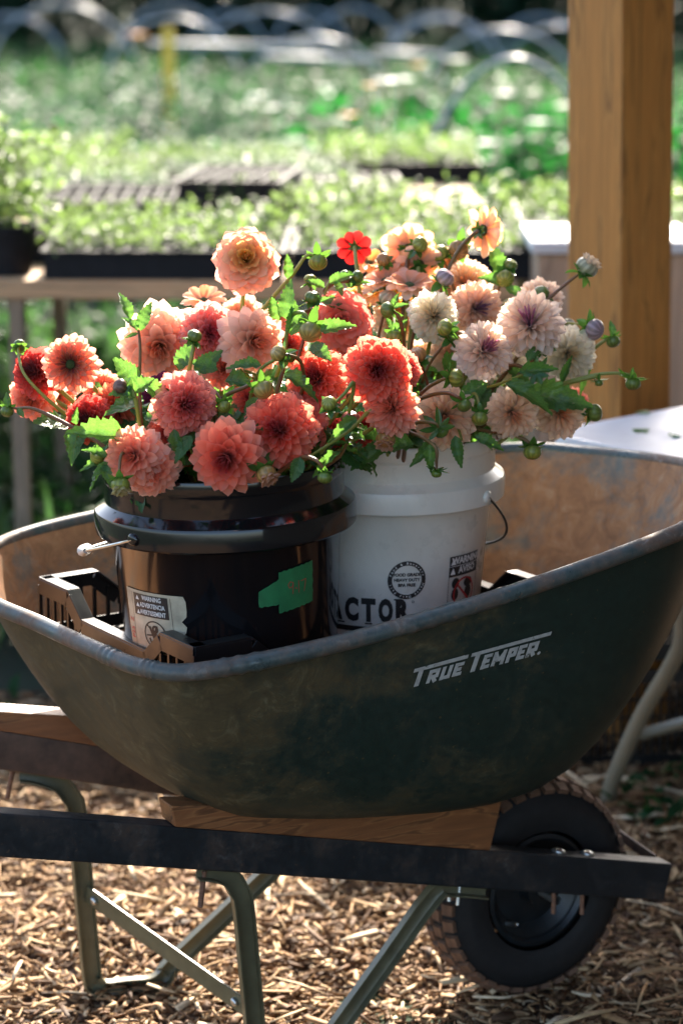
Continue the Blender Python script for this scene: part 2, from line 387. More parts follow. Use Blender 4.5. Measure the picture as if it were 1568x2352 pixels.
for j in range(ny):
    for i in range(nx):
        x = -3.4 + 6.8 * i / (nx - 1); y = -3.0 + 7.9 * j / (ny - 1)
        e = 1.0 if (0 < i < nx - 1 and 0 < j < ny - 1) else 0.0
        vv.append((x, y, (ghz(x, y) + 0.004) * e - (1 - e) * 0.03))
mb.add(vv, [(j * nx + i, j * nx + i + 1, (j + 1) * nx + i + 1, (j + 1) * nx + i) for j in range(ny - 1) for i in range(nx - 1)])
o = mb.build('path', mulch_mat(), smooth=True); o['kind'] = 'structure'

# wood chips: thousands of split slivers, one mesh
def chip_mat():
    m, nt, b = M_new('wood_chip'); uv = nt.nodes.new('ShaderNodeUVMap'); sep = nt.nodes.new('ShaderNodeSeparateXYZ'); nt.links.new(uv.outputs[0], sep.inputs[0])
    c = ramp(nt, sep.outputs[0], [(0.0, (0.045, 0.024, 0.012)), (0.3, (0.17, 0.085, 0.038)), (0.55, (0.36, 0.205, 0.092)), (0.82, (0.56, 0.38, 0.20)), (1.0, (0.74, 0.58, 0.38))])
    co = objco(nt); n = noise(nt, 90, 5, 0.7, co); r = ramp(nt, n.outputs[0], [(0.3, 0.6), (0.7, 1.1)])
    nt.links.new(mix(nt, 1.0, c.outputs[0], r.outputs[0], 'MULTIPLY'), b.inputs['Base Color'])
    b.inputs['Roughness'].default_value = 0.7; b.inputs['Specular IOR Level'].default_value = 0.2
    bump(nt, b, n.outputs[0], 0.3, 0.001); return m
rs = np.random.RandomState(3)
def chips(n, x0, x1, y0, y1, lo, hi, wd, zmax, seed):
    rs = np.random.RandomState(seed)
    X = rs.uniform(x0, x1, n); Y = rs.uniform(y0, y1, n)
    L = rs.uniform(lo, hi, n) * (0.5 + rs.rand(n) ** 2 * 1.1); W = rs.uniform(*wd, n); T = rs.uniform(0.001, 0.0035, n)
    yaw = rs.uniform(0, 6.283, n); pit = rs.normal(0, 0.16, n); rol = rs.uniform(-0.7, 0.7, n)
    Z = 0.010 * np.sin(3.1 * X + 1.3 * Y) + 0.008 * np.sin(7.3 * Y - 2.2 * X) + 0.006 * np.sin(13 * X + 5 * Y) + 0.006 + rs.rand(n) ** 1.7 * zmax
    # eight corners, ends pinched unevenly and the middle bent a little
    u = np.array([-1, -1, -1, -1, 0, 0, 0, 0, 1, 1, 1, 1.]); v = np.array([-1, 1, 1, -1, -1, 1, 1, -1, -1, 1, 1, -1.]); t = np.array([-1, -1, 1, 1, -1, -1, 1, 1, -1, -1, 1, 1.])
    wsc = np.stack([rs.uniform(.2, .9, n)] * 4 + [rs.uniform(.8, 1.2, n)] * 4 + [rs.uniform(.15, .9, n)] * 4, 1)
    lx = u[None] * L[:, None] / 2 + rs.normal(0, .12, (n, 12)) * L[:, None] * .2; ly = v[None] * W[:, None] / 2 * wsc + (u[None] == 0) * rs.normal(0, 0.35, n)[:, None] * W[:, None]
    lz = t[None] * T[:, None] / 2 + (u[None] == 0) * (rs.normal(0, .0025, n))[:, None]
    cy, sy = np.cos(yaw)[:, None], np.sin(yaw)[:, None]; cp, sp = np.cos(pit)[:, None], np.sin(pit)[:, None]; cr, sr = np.cos(rol)[:, None], np.sin(rol)[:, None]
    y1_, z1_ = ly * cr - lz * sr, ly * sr + lz * cr
    x2, z2 = lx * cp - z1_ * sp, lx * sp + z1_ * cp
    x3, y3 = x2 * cy - y1_ * sy, x2 * sy + y1_ * cy
    V = np.stack([x3 + X[:, None], y3 + Y[:, None], z2 + Z[:, None]], 2).reshape(-1, 3)
    q = []
    for s in (0, 4):
        q += [(s, s + 1, s + 5, s + 4), (s + 1, s + 2, s + 6, s + 5), (s + 2, s + 3, s + 7, s + 6), (s + 3, s, s + 4, s + 7)]
    q += [(3, 2, 1, 0), (8, 9, 10, 11)]
    q = np.array(q); F = (q[None] + (np.arange(n) * 12)[:, None, None]).reshape(-1, 4)
    tone = np.clip(rs.beta(1.7, 1.8, n), 0, 1)
    return V, F, np.repeat(tone, 12)
def npmesh(name, V, F, tone=None, k=4):
    me = bpy.data.meshes.new(name); me.vertices.add(len(V)); me.vertices.foreach_set('co', V.astype(np.float32).ravel())
    me.loops.add(len(F) * k); me.loops.foreach_set('vertex_index', F.astype(np.int32).ravel())
    me.polygons.add(len(F)); me.polygons.foreach_set('loop_start', np.arange(0, len(F) * k, k, dtype=np.int32))
    try: me.polygons.foreach_set('loop_total', np.full(len(F), k, dtype=np.int32))
    except Exception: pass
    if tone is not None:
        ul = me.uv_layers.new(name='UVMap'); t = tone[F.ravel()] if tone.ndim == 1 else None
        if t is not None: ul.data.foreach_set('uv', np.stack([t, t], 1).astype(np.float32).ravel())
        else: ul.data.foreach_set('uv', tone[F.ravel()].astype(np.float32).ravel())
    me.update(calc_edges=True); return me
V1, F1, t1 = chips(46000, -1.15, 1.25, 2.9, 4.9, 0.012, 0.050, (0.0018, 0.0075), 0.020, 11)
V2, F2, t2 = chips(9000, -2.4, 2.4, -1.0, 4.9, 0.03, 0.08, (0.004, 0.012), 0.014, 12)
V3, F3, t3 = chips(900, -1.0, 1.0, 3.0, 4.5, 0.06, 0.13, (0.005, 0.011), 0.034, 13)
V4, F4, t4 = chips(1500, -1.1, 1.2, 2.95, 4.8, 0.018, 0.045, (0.010, 0.022), 0.022, 14)
l1, l2, l3 = len(V1), len(V1) + len(V2), len(V1) + len(V2) + len(V3)
me = npmesh('wood_chips', np.concatenate([V1, V2, V3, V4]), np.concatenate([F1, F2 + l1, F3 + l2, F4 + l3]), np.concatenate([t1, t2, np.clip(t3 + .25, 0, 1), t4 * .35]))
o = link('wood_chips', me, chip_mat()); prop(o, 'loose layer of tan and brown wood chips under the wheelbarrow', 'wood chips', kind='stuff')

# ------------------------------------------------------------------ clouds of small leaves for blurred planting
def leafcloud(n, place, size, seed, blade=False, asp=2.2):
    """n bent leaves; place(rs, n) gives Nx3 points"""
    rs = np.random.RandomState(seed); P = place(rs, n); n = len(P)
    L = size * rs.uniform(.55, 1.35, n); W = L / asp * rs.uniform(.7, 1.2, n)
    yaw = rs.uniform(0, 6.283, n); pit = rs.uniform(-.5, 1.1, n) if not blade else rs.uniform(.9, 1.5, n); rol = rs.uniform(-.8, .8, n)
    u = np.array([0, .35, .35, .75, .75, 1.]); v = np.array([0, -1, 1, -.8, .8, 0.]); zz = np.array([0, .10, .10, .04, .04, -.12])
    lx = u[None] * L[:, None]; ly = v[None] * W[:, None] / 2; lz = (zz[None] + .12 * np.abs(v[None])) * L[:, None]
    cy, sy = np.cos(yaw)[:, None], np.sin(yaw)[:, None]; cp, sp = np.cos(pit)[:, None], np.sin(pit)[:, None]; cr, sr = np.cos(rol)[:, None], np.sin(rol)[:, None]
    y1_, z1_ = ly * cr - lz * sr, ly * sr + lz * cr
    x2, z2 = lx * cp - z1_ * sp, lx * sp + z1_ * cp
    x3, y3 = x2 * cy - y1_ * sy, x2 * sy + y1_ * cy
    V = np.stack([x3, y3, z2], 2) + P[:, None, :]
    q = np.array([(0, 1, 2, 2), (1, 3, 4, 2), (3, 5, 4, 4)])
    tri = np.array([(0, 1, 2), (1, 3, 4), (1, 4, 2), (3, 5, 4)])
    F = (tri[None] + (np.arange(n) * 6)[:, None, None]).reshape(-1, 3)
    return V.reshape(-1, 3), F, np.repeat(rs.rand(n), 6)
def foliage_mat(name, stops, trans, fac=0.4, rough=0.3, spec=0.5):
    m, nt, b = M_new(name); uv = nt.nodes.new('ShaderNodeUVMap'); sep = nt.nodes.new('ShaderNodeSeparateXYZ'); nt.links.new(uv.outputs[0], sep.inputs[0])
    c = ramp(nt, sep.outputs[0], stops); nt.links.new(c.outputs[0], b.inputs['Base Color'])
    t = ramp(nt, sep.outputs[0], [(0, [x * .7 for x in trans]), (1, trans)])
    b.inputs['Roughness'].default_value = rough; b.inputs['Specular IOR Level'].default_value = spec
    translucent(m, nt, b, t.outputs[0], fac); return m
def cloud(name, n, place, size, seed, mat, parent=None, org=None, **k):
    V, F, t = leafcloud(n, place, size, seed, **k)
    if org is not None: V = V - np.array(org)
    return link(name, npmesh(name, V, F, t, 3), mat, parent)
# ================================================================== wheelbarrow
AX = Vector((0.30, 3.43, 0)); PSI = R(22)
barrow = empty('wheelbarrow', AX, 'worn green steel wheelbarrow with grey lettering carrying two buckets of dahlias', 'wheelbarrow', rotz=PSI)
BW = Matrix.Translation(AX) @ Matrix.Rotation(PSI, 4, 'Z')
def loc(p): return BW.inverted() @ Vector(p)
rimc = [(-.64,-.33,.667),(-.447,-.338,.688),(-.2,-.338,.733),(.04,-.32,.785),(.165,-.235,.797),(.235,-.09,.792),(.242,.08,.780),(.185,.23,.770),
        (.08,.33,.764),(-.2,.362,.742),(-.42,.362,.718),(-.60,.352,.704),(-.725,.31,.692),(-.80,.205,.682),(-.812,.07,.675),(-.772,-.06,.670),(-.738,-.19,.668),(-.704,-.285,.666)]
rim = catmull(rimc, 9, True); NR = len(rim)
CB = Vector((-.33, 0.0))
def base_pt(p):
    d = Vector((p.x - CB.x, p.y - CB.y)); th = math.atan2(d.y, d.x)
    c, s = math.cos(th), math.sin(th); e = 2.6
    k = (abs(c / .235) ** e + abs(s / .19) ** e) ** (-1 / e)
    a = CB.x + c * k; b = CB.y + s * k
    return Vector((a, b, .400 - .085 * (a + .55)))
PROF = [(0, 0), (.10, .012), (.22, .045), (.34, .105), (.45, .19), (.56, .30), (.66, .42), (.75, .55), (.83, .68), (.91, .83), (.97, .95), (1, 1)]
rings = []
for F_, H_ in PROF:
    rings.append([Vector((b.x + (p.x - b.x) * F_, b.y + (p.y - b.y) * F_, b.z + (p.z - b.z) * H_)) for p, b in ((p, base_pt(p)) for p in rim)])
for k in (.75, .5, .25):
    rings.insert(0, [Vector((CB.x + (q.x - CB.x) * k, CB.y + (q.y - CB.y) * k, .400 - .085 * (CB.x + (q.x - CB.x) * k + .55))) for q in [base_pt(p) for p in rim]])
rings.sort(key=lambda r: 0)  # keep order
inner = rings[:3][::1]
rings = sorted(rings[:3], key=lambda r: (r[0] - Vector((CB.x, CB.y, r[0].z))).length) + rings[3:]
mb = MB(); cz = Vector((CB.x, CB.y, .400 - .085 * (CB.x + .55)))
vs = [cz] + [v for r in rings for v in r]
fs = [(0, 1 + k, 1 + (k + 1) % NR) for k in range(NR)]
for i in range(len(rings) - 1):
    for k in range(NR):
        l = (k + 1) % NR
        fs.append((1 + i * NR + k, 1 + (i + 1) * NR + k, 1 + (i + 1) * NR + l, 1 + i * NR + l))
# inner skin, 3 mm inside
n0 = len(vs)
def shrink(v, k):
    d = Vector((v.x - CB.x, v.y - CB.y, 0)); L = d.length
    return v - d * (0.003 / max(L, 0.02)) * k + Vector((0, 0, 0.003 * (1 - k * .6)))
mb.add(vs, fs, mi=0)
vin = [shrink(v, 0 if i == 0 else 1) for i, v in enumerate(vs)]
mb.add(vin, [tuple(reversed(f)) for f in fs], mi=1)
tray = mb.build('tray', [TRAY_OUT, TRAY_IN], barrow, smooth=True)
# make sure outside faces outward
me = tray.data; bmx = bmesh.new(); bmx.from_mesh(me)
bmx.faces.ensure_lookup_table()
f0 = bmx.faces[0]
if f0.normal.z > 0: bmesh.ops.reverse_faces(bmx, faces=bmx.faces)
bmx.to_mesh(me); bmx.free(); me.update()
# rolled rim bead with crimps where the sheet was gathered
bead = [p + Vector(((p.x - CB.x), (p.y - CB.y), 0)).normalized() * .006 + Vector((0, 0, -.004)) for p in rim]
bead = catmull(bead, 3, True); nb = len(bead)
crimps = [int(nb * f) for f in (.012, .018, .024, .075, .081, .087, .165, .171, .23, .236, .95, .956, .962, .905, .911, .917)]
rad = [.0115 + (.0014 if any(abs(i - c) <= 0 for c in crimps) else 0) for i in range(nb)]
mb = MB(); mb.tube(bead, rad, 14, closed=True); mb.build('rim_bead', RIMM, tray, smooth=True)
# ---- lettering on the near side wall, laid onto the curved steel
deps = None
bmw = [BW @ v.co for v in tray.data.vertices]
bvh = BVHTree.FromPolygons(bmw, [tuple(p.vertices) for p in tray.data.polygons])
BWI = BW.inverted()
def on_tray(px, py, off=.0012):
    d = ray(px, py).normalized(); h, nrm, i, _ = bvh.ray_cast(CAMP, d)
    if nrm.dot(d) > 0: nrm = -nrm
    return BWI @ (h + nrm * off)
def seg(a, b, t, ext=0):
    a = Vector(a); b = Vector(b); d = (b - a).normalized(); a = a - d * ext; b = b + d * ext; n = Vector((-d.y, d.x)) * t / 2
    return [a + n, a - n, b - n, b + n]
def letter(ch, x, w, h, t):
    q = t / 2; S = {
        'T': [((x, h - q), (x + w, h - q)), ((x + w / 2, 0), (x + w / 2, h))],
        'R': [((x + q, 0), (x + q, h)), ((x, h - q), (x + w, h - q)), ((x + w - q, h), (x + w - q, h * .42)), ((x, h * .45), (x + w, h * .45)), ((x + w * .45, h * .45), (x + w - q, 0))],
        'U': [((x + q, 0), (x + q, h)), ((x + w - q, 0), (x + w - q, h)), ((x, q), (x + w, q))],
        'E': [((x + q, 0), (x + q, h)), ((x, h - q), (x + w, h - q)), ((x, q), (x + w, q)), ((x, h * .5), (x + w * .85, h * .5))],
        'M': [((x + q, 0), (x + q, h)), ((x + w - q, 0), (x + w - q, h)), ((x + q, h - q), (x + w / 2, h * .3)), ((x + w / 2, h * .3), (x + w - q, h - q))],
        'P': [((x + q, 0), (x + q, h)), ((x, h - q), (x + w, h - q)), ((x + w - q, h), (x + w - q, h * .42)), ((x, h * .45), (x + w, h * .45))]}[ch]
    return [seg(a, b, t) for a, b in S]
quads = []
quads += [[Vector(p) for p in ((-14, 37), (-14 + 124, 38), (-14 + 124, 48), (-14, 46))]]
quads += [seg((4, 0), (4, 40), 11)]
for ch, x, w_ in (('R', 26, 25), ('U', 56, 24), ('E', 85, 21)): quads += letter(ch, x, w_, 32, 8.6)
quads += [[Vector(p) for p in ((117, 39), (299, 42), (299, 51), (117, 48))]]
quads += [seg((133, 0), (133, 42), 11)]
for ch, x, w_ in (('E', 150, 20), ('M', 174, 29), ('P', 207, 21), ('E', 231, 19), ('R', 253, 24)): quads += letter(ch, x, w_, 35, 8.6)
quads += [[Vector((285 + 4 * math.cos(t), 3 + 4 * math.sin(t))) for t in np.linspace(0, 6.28, 9)[:-1]]]
mb = MB()
for qi, q in enumerate(quads):
    if len(q) == 4:
        n = max(1, int((q[2] - q[1]).length / 22)); vv = []
        for i in range(n + 1):
            f = i / n
            for a, b in ((q[0], q[3]), (q[1], q[2])):
                c = a.lerp(b, f); vv.append(on_tray(950 + c.x + .33 * c.y, 1577 - .262 * c.x - .97 * c.y, .0012 + .00006 * (qi % 9)))
        mb.add(vv, [(2 * i, 2 * i + 1, 2 * i + 3, 2 * i + 2) for i in range(n)])
    else:
        mb.add([on_tray(950 + c.x + .33 * c.y, 1577 - .262 * c.x - .97 * c.y) for c in q], [tuple(range(len(q)))])
mb.build('lettering', DECAL, tray)

# ---- rails, wedges
def rail_pts(side):
    if side < 0: p0 = Vector((.50, 3.42, .172)); d = Vector((-.883, -.469, .248))
    else: p0 = Vector((.445, 3.575, .172)); d = Vector((-.961, -.276, .255))
    return p0, d
RH = .058; RW = .034
for side in (-1, 1):
    p0, d = rail_pts(side); a = loc(p0 + d * .022); b = loc(p0 + d * 1.75)
    mb = MB(); mb.beam(a, b, RW, RH); ob = mb.build('rail', RAILM if side < 0 else STEELR, barrow, bevel=.003)
    dn = d.normalized(); upn = Vector((0, 0, 1)) - dn * dn.z; upn.normalize(); sdn = dn.cross(upn)
    # wedge on the rail: rear end thin, front end thick
    sa, sb, ha, hb = (.845, .345, .028, .078) if side < 0 else (1.02, .36, .026, .085)
    A0 = p0 + d * sa + upn * (RH / 2 + .0005); B0 = p0 + d * sb + upn * (RH / 2 + .0005)
    wv = []
    for P_, h in ((A0, ha), (B0, hb)):
        for s in (-1, 1):
            for hh in (0, 1):
                q = P_ + sdn * s * .0215 + upn * h * hh
                if P_ is A0 and hh == 0: q = q - d * .012
                wv.append(loc(q))
    mb = MB(); mb.add(wv, [(0, 1, 3, 2), (4, 6, 7, 5), (0, 4, 5, 1), (2, 3, 7, 6), (0, 2, 6, 4), (1, 5, 7, 3)])
    ob = mb.build('wood_wedge', WEDGE, barrow); bmx = bmesh.new(); bmx.from_mesh(ob.data); bmesh.ops.recalc_face_normals(bmx, faces=bmx.faces); bmx.to_mesh(ob.data); bmx.free()
    bv = ob.modifiers.new('b', 'BEVEL'); bv.width = .002; bv.segments = 2
    if side < 0:
        for s in (.215, .165, .905):
            c = p0 + d * s + upn * (RH / 2)
            if s < .5:
                M_ = Matrix((sdn, dn, upn)).transposed()
                mb = MB(); mb.lathe([(.0, .0062), (.005, .006), (.009, .004), (.0115, .0005), (.0, .0)], loc(c), 16, (BWI.to_3x3() @ M_)); mb.build('carriage_bolt', ZINC, barrow, smooth=True)
    else:
        pass
# rods and nuts hanging under the rails
def rod(p, L, mat, r=.004, tilt=(0, 0)):
    a = Vector(p); b = a + Vector((tilt[0], tilt[1], -L)); pts = []; rr = []
    n = int(L / .0016)
    for i in range(n + 1):
        pts.append(loc(a.lerp(b, i / n))); rr.append(r * (1.0 if i % 2 else .86))
    mb = MB(); mb.tube(pts, rr, 8); mb.build('threaded_bolt', mat, barrow)
pn, dn_ = rail_pts(-1); pf, df_ = rail_pts(1)
rod(pn + dn_ * .775 + Vector((0, 0, -.035)), .052, RUSTB, .0042, (-.006, 0))
rod(pf + df_ * .955 + Vector((0, 0, -.030)), .045, RUSTB, .004, (-.010, 0))
rod(pn + dn_ * .375 + Vector((0, 0, -.030)), .032, ZINC, .0030, (-.003, 0))
rod(pn + dn_ * .388 + Vector((0.0, 0.02, -.030)), .034, ZINC, .0030, (-.003, 0))
rod(pn + dn_ * .215 + Vector((0, 0, -.030)), .036, RUSTB, .0036)
rod(pn + dn_ * .165 + Vector((0, 0, -.030)), .034, RUSTB, .0036)
# ---- legs: folded channel straps bent into a V
def channel(mb, pts, wd, dp, outn):
    """U section swept along pts; open side faces outn"""
    pts = [Vector(p) for p in pts]; N_ = len(pts); vs = []
    sec = [(-wd / 2, dp), (-wd / 2, 0), (-wd / 4, -.002), (wd / 4, -.002), (wd / 2, 0), (wd / 2, dp)]
    th = .0022
    secb = [(-wd / 2 + th, dp), (-wd / 2 + th, th), (-wd / 4, th - .002), (wd / 4, th - .002), (wd / 2 - th, th), (wd / 2 - th, dp)]
    full = sec + secb[::-1]
    for i, p in enumerate(pts):
        d = (pts[min(i + 1, N_ - 1)] - pts[max(i - 1, 0)]).normalized()
        n = Vector(outn) - d * Vector(outn).dot(d); n.normalize(); s = d.cross(n)
        # width runs along s (in the bending plane), depth along n
        vs += [p + s * a + n * b for a, b in full]
    K = len(full); fs = []
    for i in range(N_ - 1):
        for k in range(K):
            l = (k + 1) % K; fs.append((i * K + k, i * K + l, (i + 1) * K + l, (i + 1) * K + k))
    fs.append(tuple(range(K))); fs.append(tuple(reversed(range((N_ - 1) * K, N_ * K))))
    mb.add(vs, fs)
def leg(side):
    p0, d = rail_pts(side); dn = d.normalized(); under = Vector((0, 0, -.032))
    if side < 0:
        r0 = p0 + d * .785 + under; r1 = p0 + d * .75 + under; r2 = p0 + d * .722 + under + Vector((0, 0, -.03))
        bo = Vector((-.117, 3.135, .012)); f1 = p0 + d * .42 + under + Vector((0, 0, -.012)); f0 = p0 + d * .33 + under
        b1 = bo + Vector((-.004, 0, .03)); b2 = bo + Vector((.02, .008, .004)); b3 = bo + Vector((.075, .03, .004)); b4 = bo + Vector((.105, .042, .03))
    else:
        r0 = p0 + d * .945 + under; r1 = p0 + d * .905 + under; r2 = p0 + d * .868 + under + Vector((0, 0, -.03))
        bo = Vector((-.362, 3.36, .018)); f1 = p0 + d * .50 + under + Vector((0, 0, -.012)); f0 = p0 + d * .42 + under
        b1 = bo + Vector((-.012, -.003, .03)); b2 = bo + Vector((.008, .004, .004)); b3 = bo + Vector((.075, .022, .004)); b4 = bo + Vector((.105, .036, .03))
    outn = (Vector((0.375, -.927, 0))) 
    P_ = [r0, r0.lerp(r1, .6), r1.lerp(r2, .35) + Vector((0, 0, .004)), r1.lerp(r2, .75), r2.lerp(b1, .06), r2.lerp(b1, .5), b1, b1.lerp(b2, .5) + Vector((-.004, 0, -.004)), b2, b2.lerp(b3, .5), b3,
          b3.lerp(b4, .55) + Vector((.003, 0, -.003)), b4, b4.lerp(f1, .5), f1, f1.lerp(f0, .35) + Vector((0, 0, .008)), f0]
    P_ = catmull([loc(p) for p in P_], 3)
    mb = MB(); channel(mb, P_, .028, .014, BWI.to_3x3() @ (outn)); mb.build('leg', LEGM, barrow, auto=35)
    return r2, b1
n2, nb1 = leg(-1); f2, fb1 = leg(1)
ca = f2.lerp(fb1, .53) + Vector((.006, -.004, 0)); cb = n2.lerp(nb1, .80) + Vector((-.006, .012, 0))
mb = MB(); mb.beam(loc(ca), loc(cb), .004, .026); mb.build('cross_brace', LEGM, barrow, bevel=.0008)
for f, wd_ in ((.06, .0045), (.93, .0045)):
    c = ca.lerp(cb, f); mb = MB(); dd = (cb - ca).normalized(); nn = dd.cross(Vector((0, 0, 1))).normalized()
    M_ = BWI.to_3x3() @ Matrix((dd, Vector((0, 0, 1)), nn)).transposed()
    mb.lathe([(0, .0045), (.004, .0045), (.006, .003), (.0062, -.002), (0, -.002)], loc(c + nn * .0035 * (1 if nn.y < 0 else -1)), 12, M_); mb.build('brace_bolt', ZINC, barrow, smooth=True)
# front cross strap joining the rail ends, with its bent tab
e1 = loc(pn + dn_ * .03 + Vector((0, 0, .0))); e2 = loc(pf + df_ * .03)
mb = MB(); mb.beam(e1 + Vector((.006, .018, .022)), e2 + Vector((.0, -.018, .022)), .004, .016); mb.beam(e1 + Vector((-.02, .019, -.008)), e1 + Vector((.02, .019, -.008)), .003, .05)
mb.beam(e1 + Vector((-.02, .019, .0)), e2 + Vector((-.09, -.018, -.008)), .003, .02)
mb.build('nose_bracket', STEELR, barrow, bevel=.0006)
# ---- wheel
WR = .168; WC = Vector((0, 0, WR))
MW = Matrix(((1, 0, 0), (0, 0, 1), (0, -1, 0))).transposed()     # lathe axis -> barrow lateral axis
MW = Matrix(((1, 0, 0), (0, 0, -1), (0, 1, 0)))
prof = []
for k in range(25):
    t = math.pi * (-.18 + 1.36 * k / 24)          # from one bead over the crown to the other
    y = -.0475 * math.cos(t) * (1 if abs(math.cos(t)) < .95 else 1); r = .118 + .046 * math.sin(t)
    y = math.copysign(abs(math.cos(t)) ** .75, -math.cos(t)) * .0475
    y *= 1 + (.030 if k in (4, 5, 19, 20) else 0) + (.02 if k in (2, 22) else 0)
    prof.append((r, y))
mb = MB(); mb.lathe(prof, WC, 96, MW); tyre = mb.build('tyre', TYRE, barrow, smooth=True)
blk = None
cnt = 38
for row, yy in enumerate((-.034, -.012, .012, .034)):
    for k in range(cnt):
        t = 2 * math.pi * (k + (.5 if row % 2 else 0)) / cnt
        rr = .1648 - (.006 if abs(yy) > .03 else .0)
        if blk is None:
            b_ = MB(); b_.add([(-.009, -.0098, -.004), (.009, -.0098, -.004), (.009, .0098, -.004), (-.009, .0098, -.004), (-.0082, -.0092, .0032), (.0084, -.0090, .0032), (.0082, .0092, .0032), (-.0084, .0090, .0032)],
                              [(0, 3, 2, 1), (4, 5, 6, 7), (0, 1, 5, 4), (1, 2, 6, 5), (2, 3, 7, 6), (3, 0, 4, 7)]); blk = b_.mesh('tread_block', smooth=False); blk.materials.append(TREAD)
        ob = bpy.data.objects.new('tread_block', blk); COL.objects.link(ob); ob.parent = tyre
        n = Vector((math.cos(t), 0, math.sin(t)))
        nn = (n + Vector((0, math.copysign(.45 if abs(yy) > .03 else .08, yy), 0))).normalized(); sx = Vector((0, 1, 0)).cross(nn).normalized(); sy = nn.cross(sx)
        ob.matrix_local = Matrix.Translation(WC + n * rr + Vector((0, yy, 0))) @ Matrix((sx, sy, nn)).transposed().to_4x4()
mb = MB(); mb.lathe([(.076, -.034), (.082, -.040), (.088, -.038), (.087, -.030), (.078, -.026), (.060, -.012), (.040, -.016), (.024, -.018), (.022, -.042), (.012, -.044), (0.0005, -.044)], WC, 48, MW)
mb.lathe([(.076, .034), (.082, .040), (.088, .038), (.087, .030), (.078, .026), (.060, .012), (.040, .016), (.024, .018), (.022, .042), (.012, .044), (0.0005, .044)], WC, 48, MW)
mb.lathe([(.086, -.036), (.080, 0), (.086, .036)], WC, 48, MW)
wr = mb.build('wheel_rim', STEELB, barrow, auto=40)
mb = MB(); mb.lathe([(.0065, -.085), (.0065, .085)], WC, 16, MW); mb.build('axle', ZINC, wr, smooth=True)
mb = MB(); mb.tube([WC + Vector((-.045, -.020, -.05)), WC + Vector((-.043, -.042, -.044))], .0032, 8); mb.build('valve', ZINC, wr, smooth=True)
for ob in (tyre, wr): ob.matrix_local = Matrix.Translation(WC + Vector((-.026, 0, 0))) @ Matrix.Rotation(R(8), 4, 'Z') @ Matrix.Translation(-WC)
# axle hangers: bent straps from each rail down to the axle
for s in (-1, 1):
    mb = MB(); mb.beam(WC + Vector((0, s * .066, .0)), Vector((.0, s * .066, .205)), .003, .03) ; ob = mb.build('axle_hanger', STEELB, barrow, bevel=.0006)

# ================================================================== crate in the tray
CO = Vector((-.187, 2.962)); CYAW = R(34); CL, CW = .585, .43; CZ0, CZ1 = .574, .668
crate = empty('plastic_crate', (CO.x, CO.y, CZ0), 'black slatted plastic crate with raised corners under the two buckets', 'crate', rotz=CYAW)
H = CZ1 - CZ0; LO = H - .034
def side_path(L):
    return [(0, H), (.085, H), (.125, LO), (L - .125, LO), (L - .085, H), (L, H)]
ribm = MB().box((0, 0, .5), (.005, .004, 1)).mesh('rib', smooth=False); ribm.materials.append(CRATEP)
for (ox, oy, dx, dy, L) in ((0, 0, 1, 0, CL), (CL, 0, 0, 1, CW), (CL, CW, -1, 0, CL), (0, CW, 0, -1, CW)):
    mb = MB(); sp = side_path(L); nx_, ny_ = -dy, dx
    for i in range(5):
        (s0, z0), (s1, z1) = sp[i], sp[i + 1]
        a = Vector((ox + dx * s0, oy + dy * s0, z0)); b = Vector((ox + dx * s1, oy + dy * s1, z1))
        inw = Vector((nx_, ny_, 0))
        mb.beam(a + inw * .008, b + inw * .008, .020, .0035, up=(0, 0, 1))
        mb.beam(a + Vector((0, 0, -.012)) - inw * .001, b + Vector((0, 0, -.012)) - inw * .001, .003, .022)
    mb.beam((ox, oy, .012), (ox + dx * L, oy + dy * L, .012), .003, .024)
    sw = mb.build('side_wall', CRATEP, crate, bevel=.0006)
    n = int(L / .021)
    for k in range(n + 1):
        s = L * k / n
        hh = H if (s < .085 or s > L - .085) else (LO if .125 < s < L - .125 else (H + LO) / 2)
        ob = bpy.data.objects.new('rib', ribm); COL.objects.link(ob); ob.parent = sw
        ob.location = (ox + dx * s, oy + dy * s, .01); ob.scale = (1, 1, hh - .02)
        if dx == 0: ob.rotation_euler = (0, 0, R(90))
mb = MB()
for k in range(14): mb.box((CL * (k + .5) / 14, CW / 2, .004), (.012, CW - .012, .004))
for k in range(9): mb.box((CL / 2, CW * (k + .5) / 9, .0085), (CL - .012, .012, .004))
mb.build('crate_floor', CRATEP, crate)

# ================================================================== buckets
def text_mesh(s, size, bold=0.0, extra=0.0, align='CENTER'):
    cu = bpy.data.curves.new('txt', 'FONT'); cu.body = s; cu.size = size; cu.offset = bold; cu.align_x = align; cu.align_y = 'CENTER'; cu.space_character = 1 + extra; cu.resolution_u = 3
    ob = bpy.data.objects.new('txt', cu); COL.objects.link(ob); dg = bpy.context.evaluated_depsgraph_get(); dg.update()
    me = bpy.data.meshes.new_from_object(ob.evaluated_get(dg)); v = [(p.co.x, p.co.y) for p in me.vertices]; f = [tuple(p.vertices) for p in me.polygons]
    bpy.data.objects.remove(ob); bpy.data.curves.remove(cu); bpy.data.meshes.remove(me); return v, f
def rad_at(z): return .132 + (.1505 - .132) * z / .300
class Wrap:
    """puts flat artwork (metres right of / above a spot) on the conical bucket wall"""
    def __init__(s, phi, z, rot=0): s.phi = phi; s.z = z; s.rot = rot
    def __call__(s, x, y, off=.0006):
        if s.rot: x, y = x * math.cos(s.rot) - y * math.sin(s.rot), x * math.sin(s.rot) + y * math.cos(s.rot)
        z = s.z + y; r = rad_at(z) + off; a = s.phi + x / rad_at(z); return Vector((r * math.cos(a), r * math.sin(a), z))
def art(name, wr, polys, mat, parent, off):
    mb = MB()
    for vs, fs in polys: mb.add([wr(x, y, off) for x, y in vs], fs)
    return mb.build(name, mat, parent)
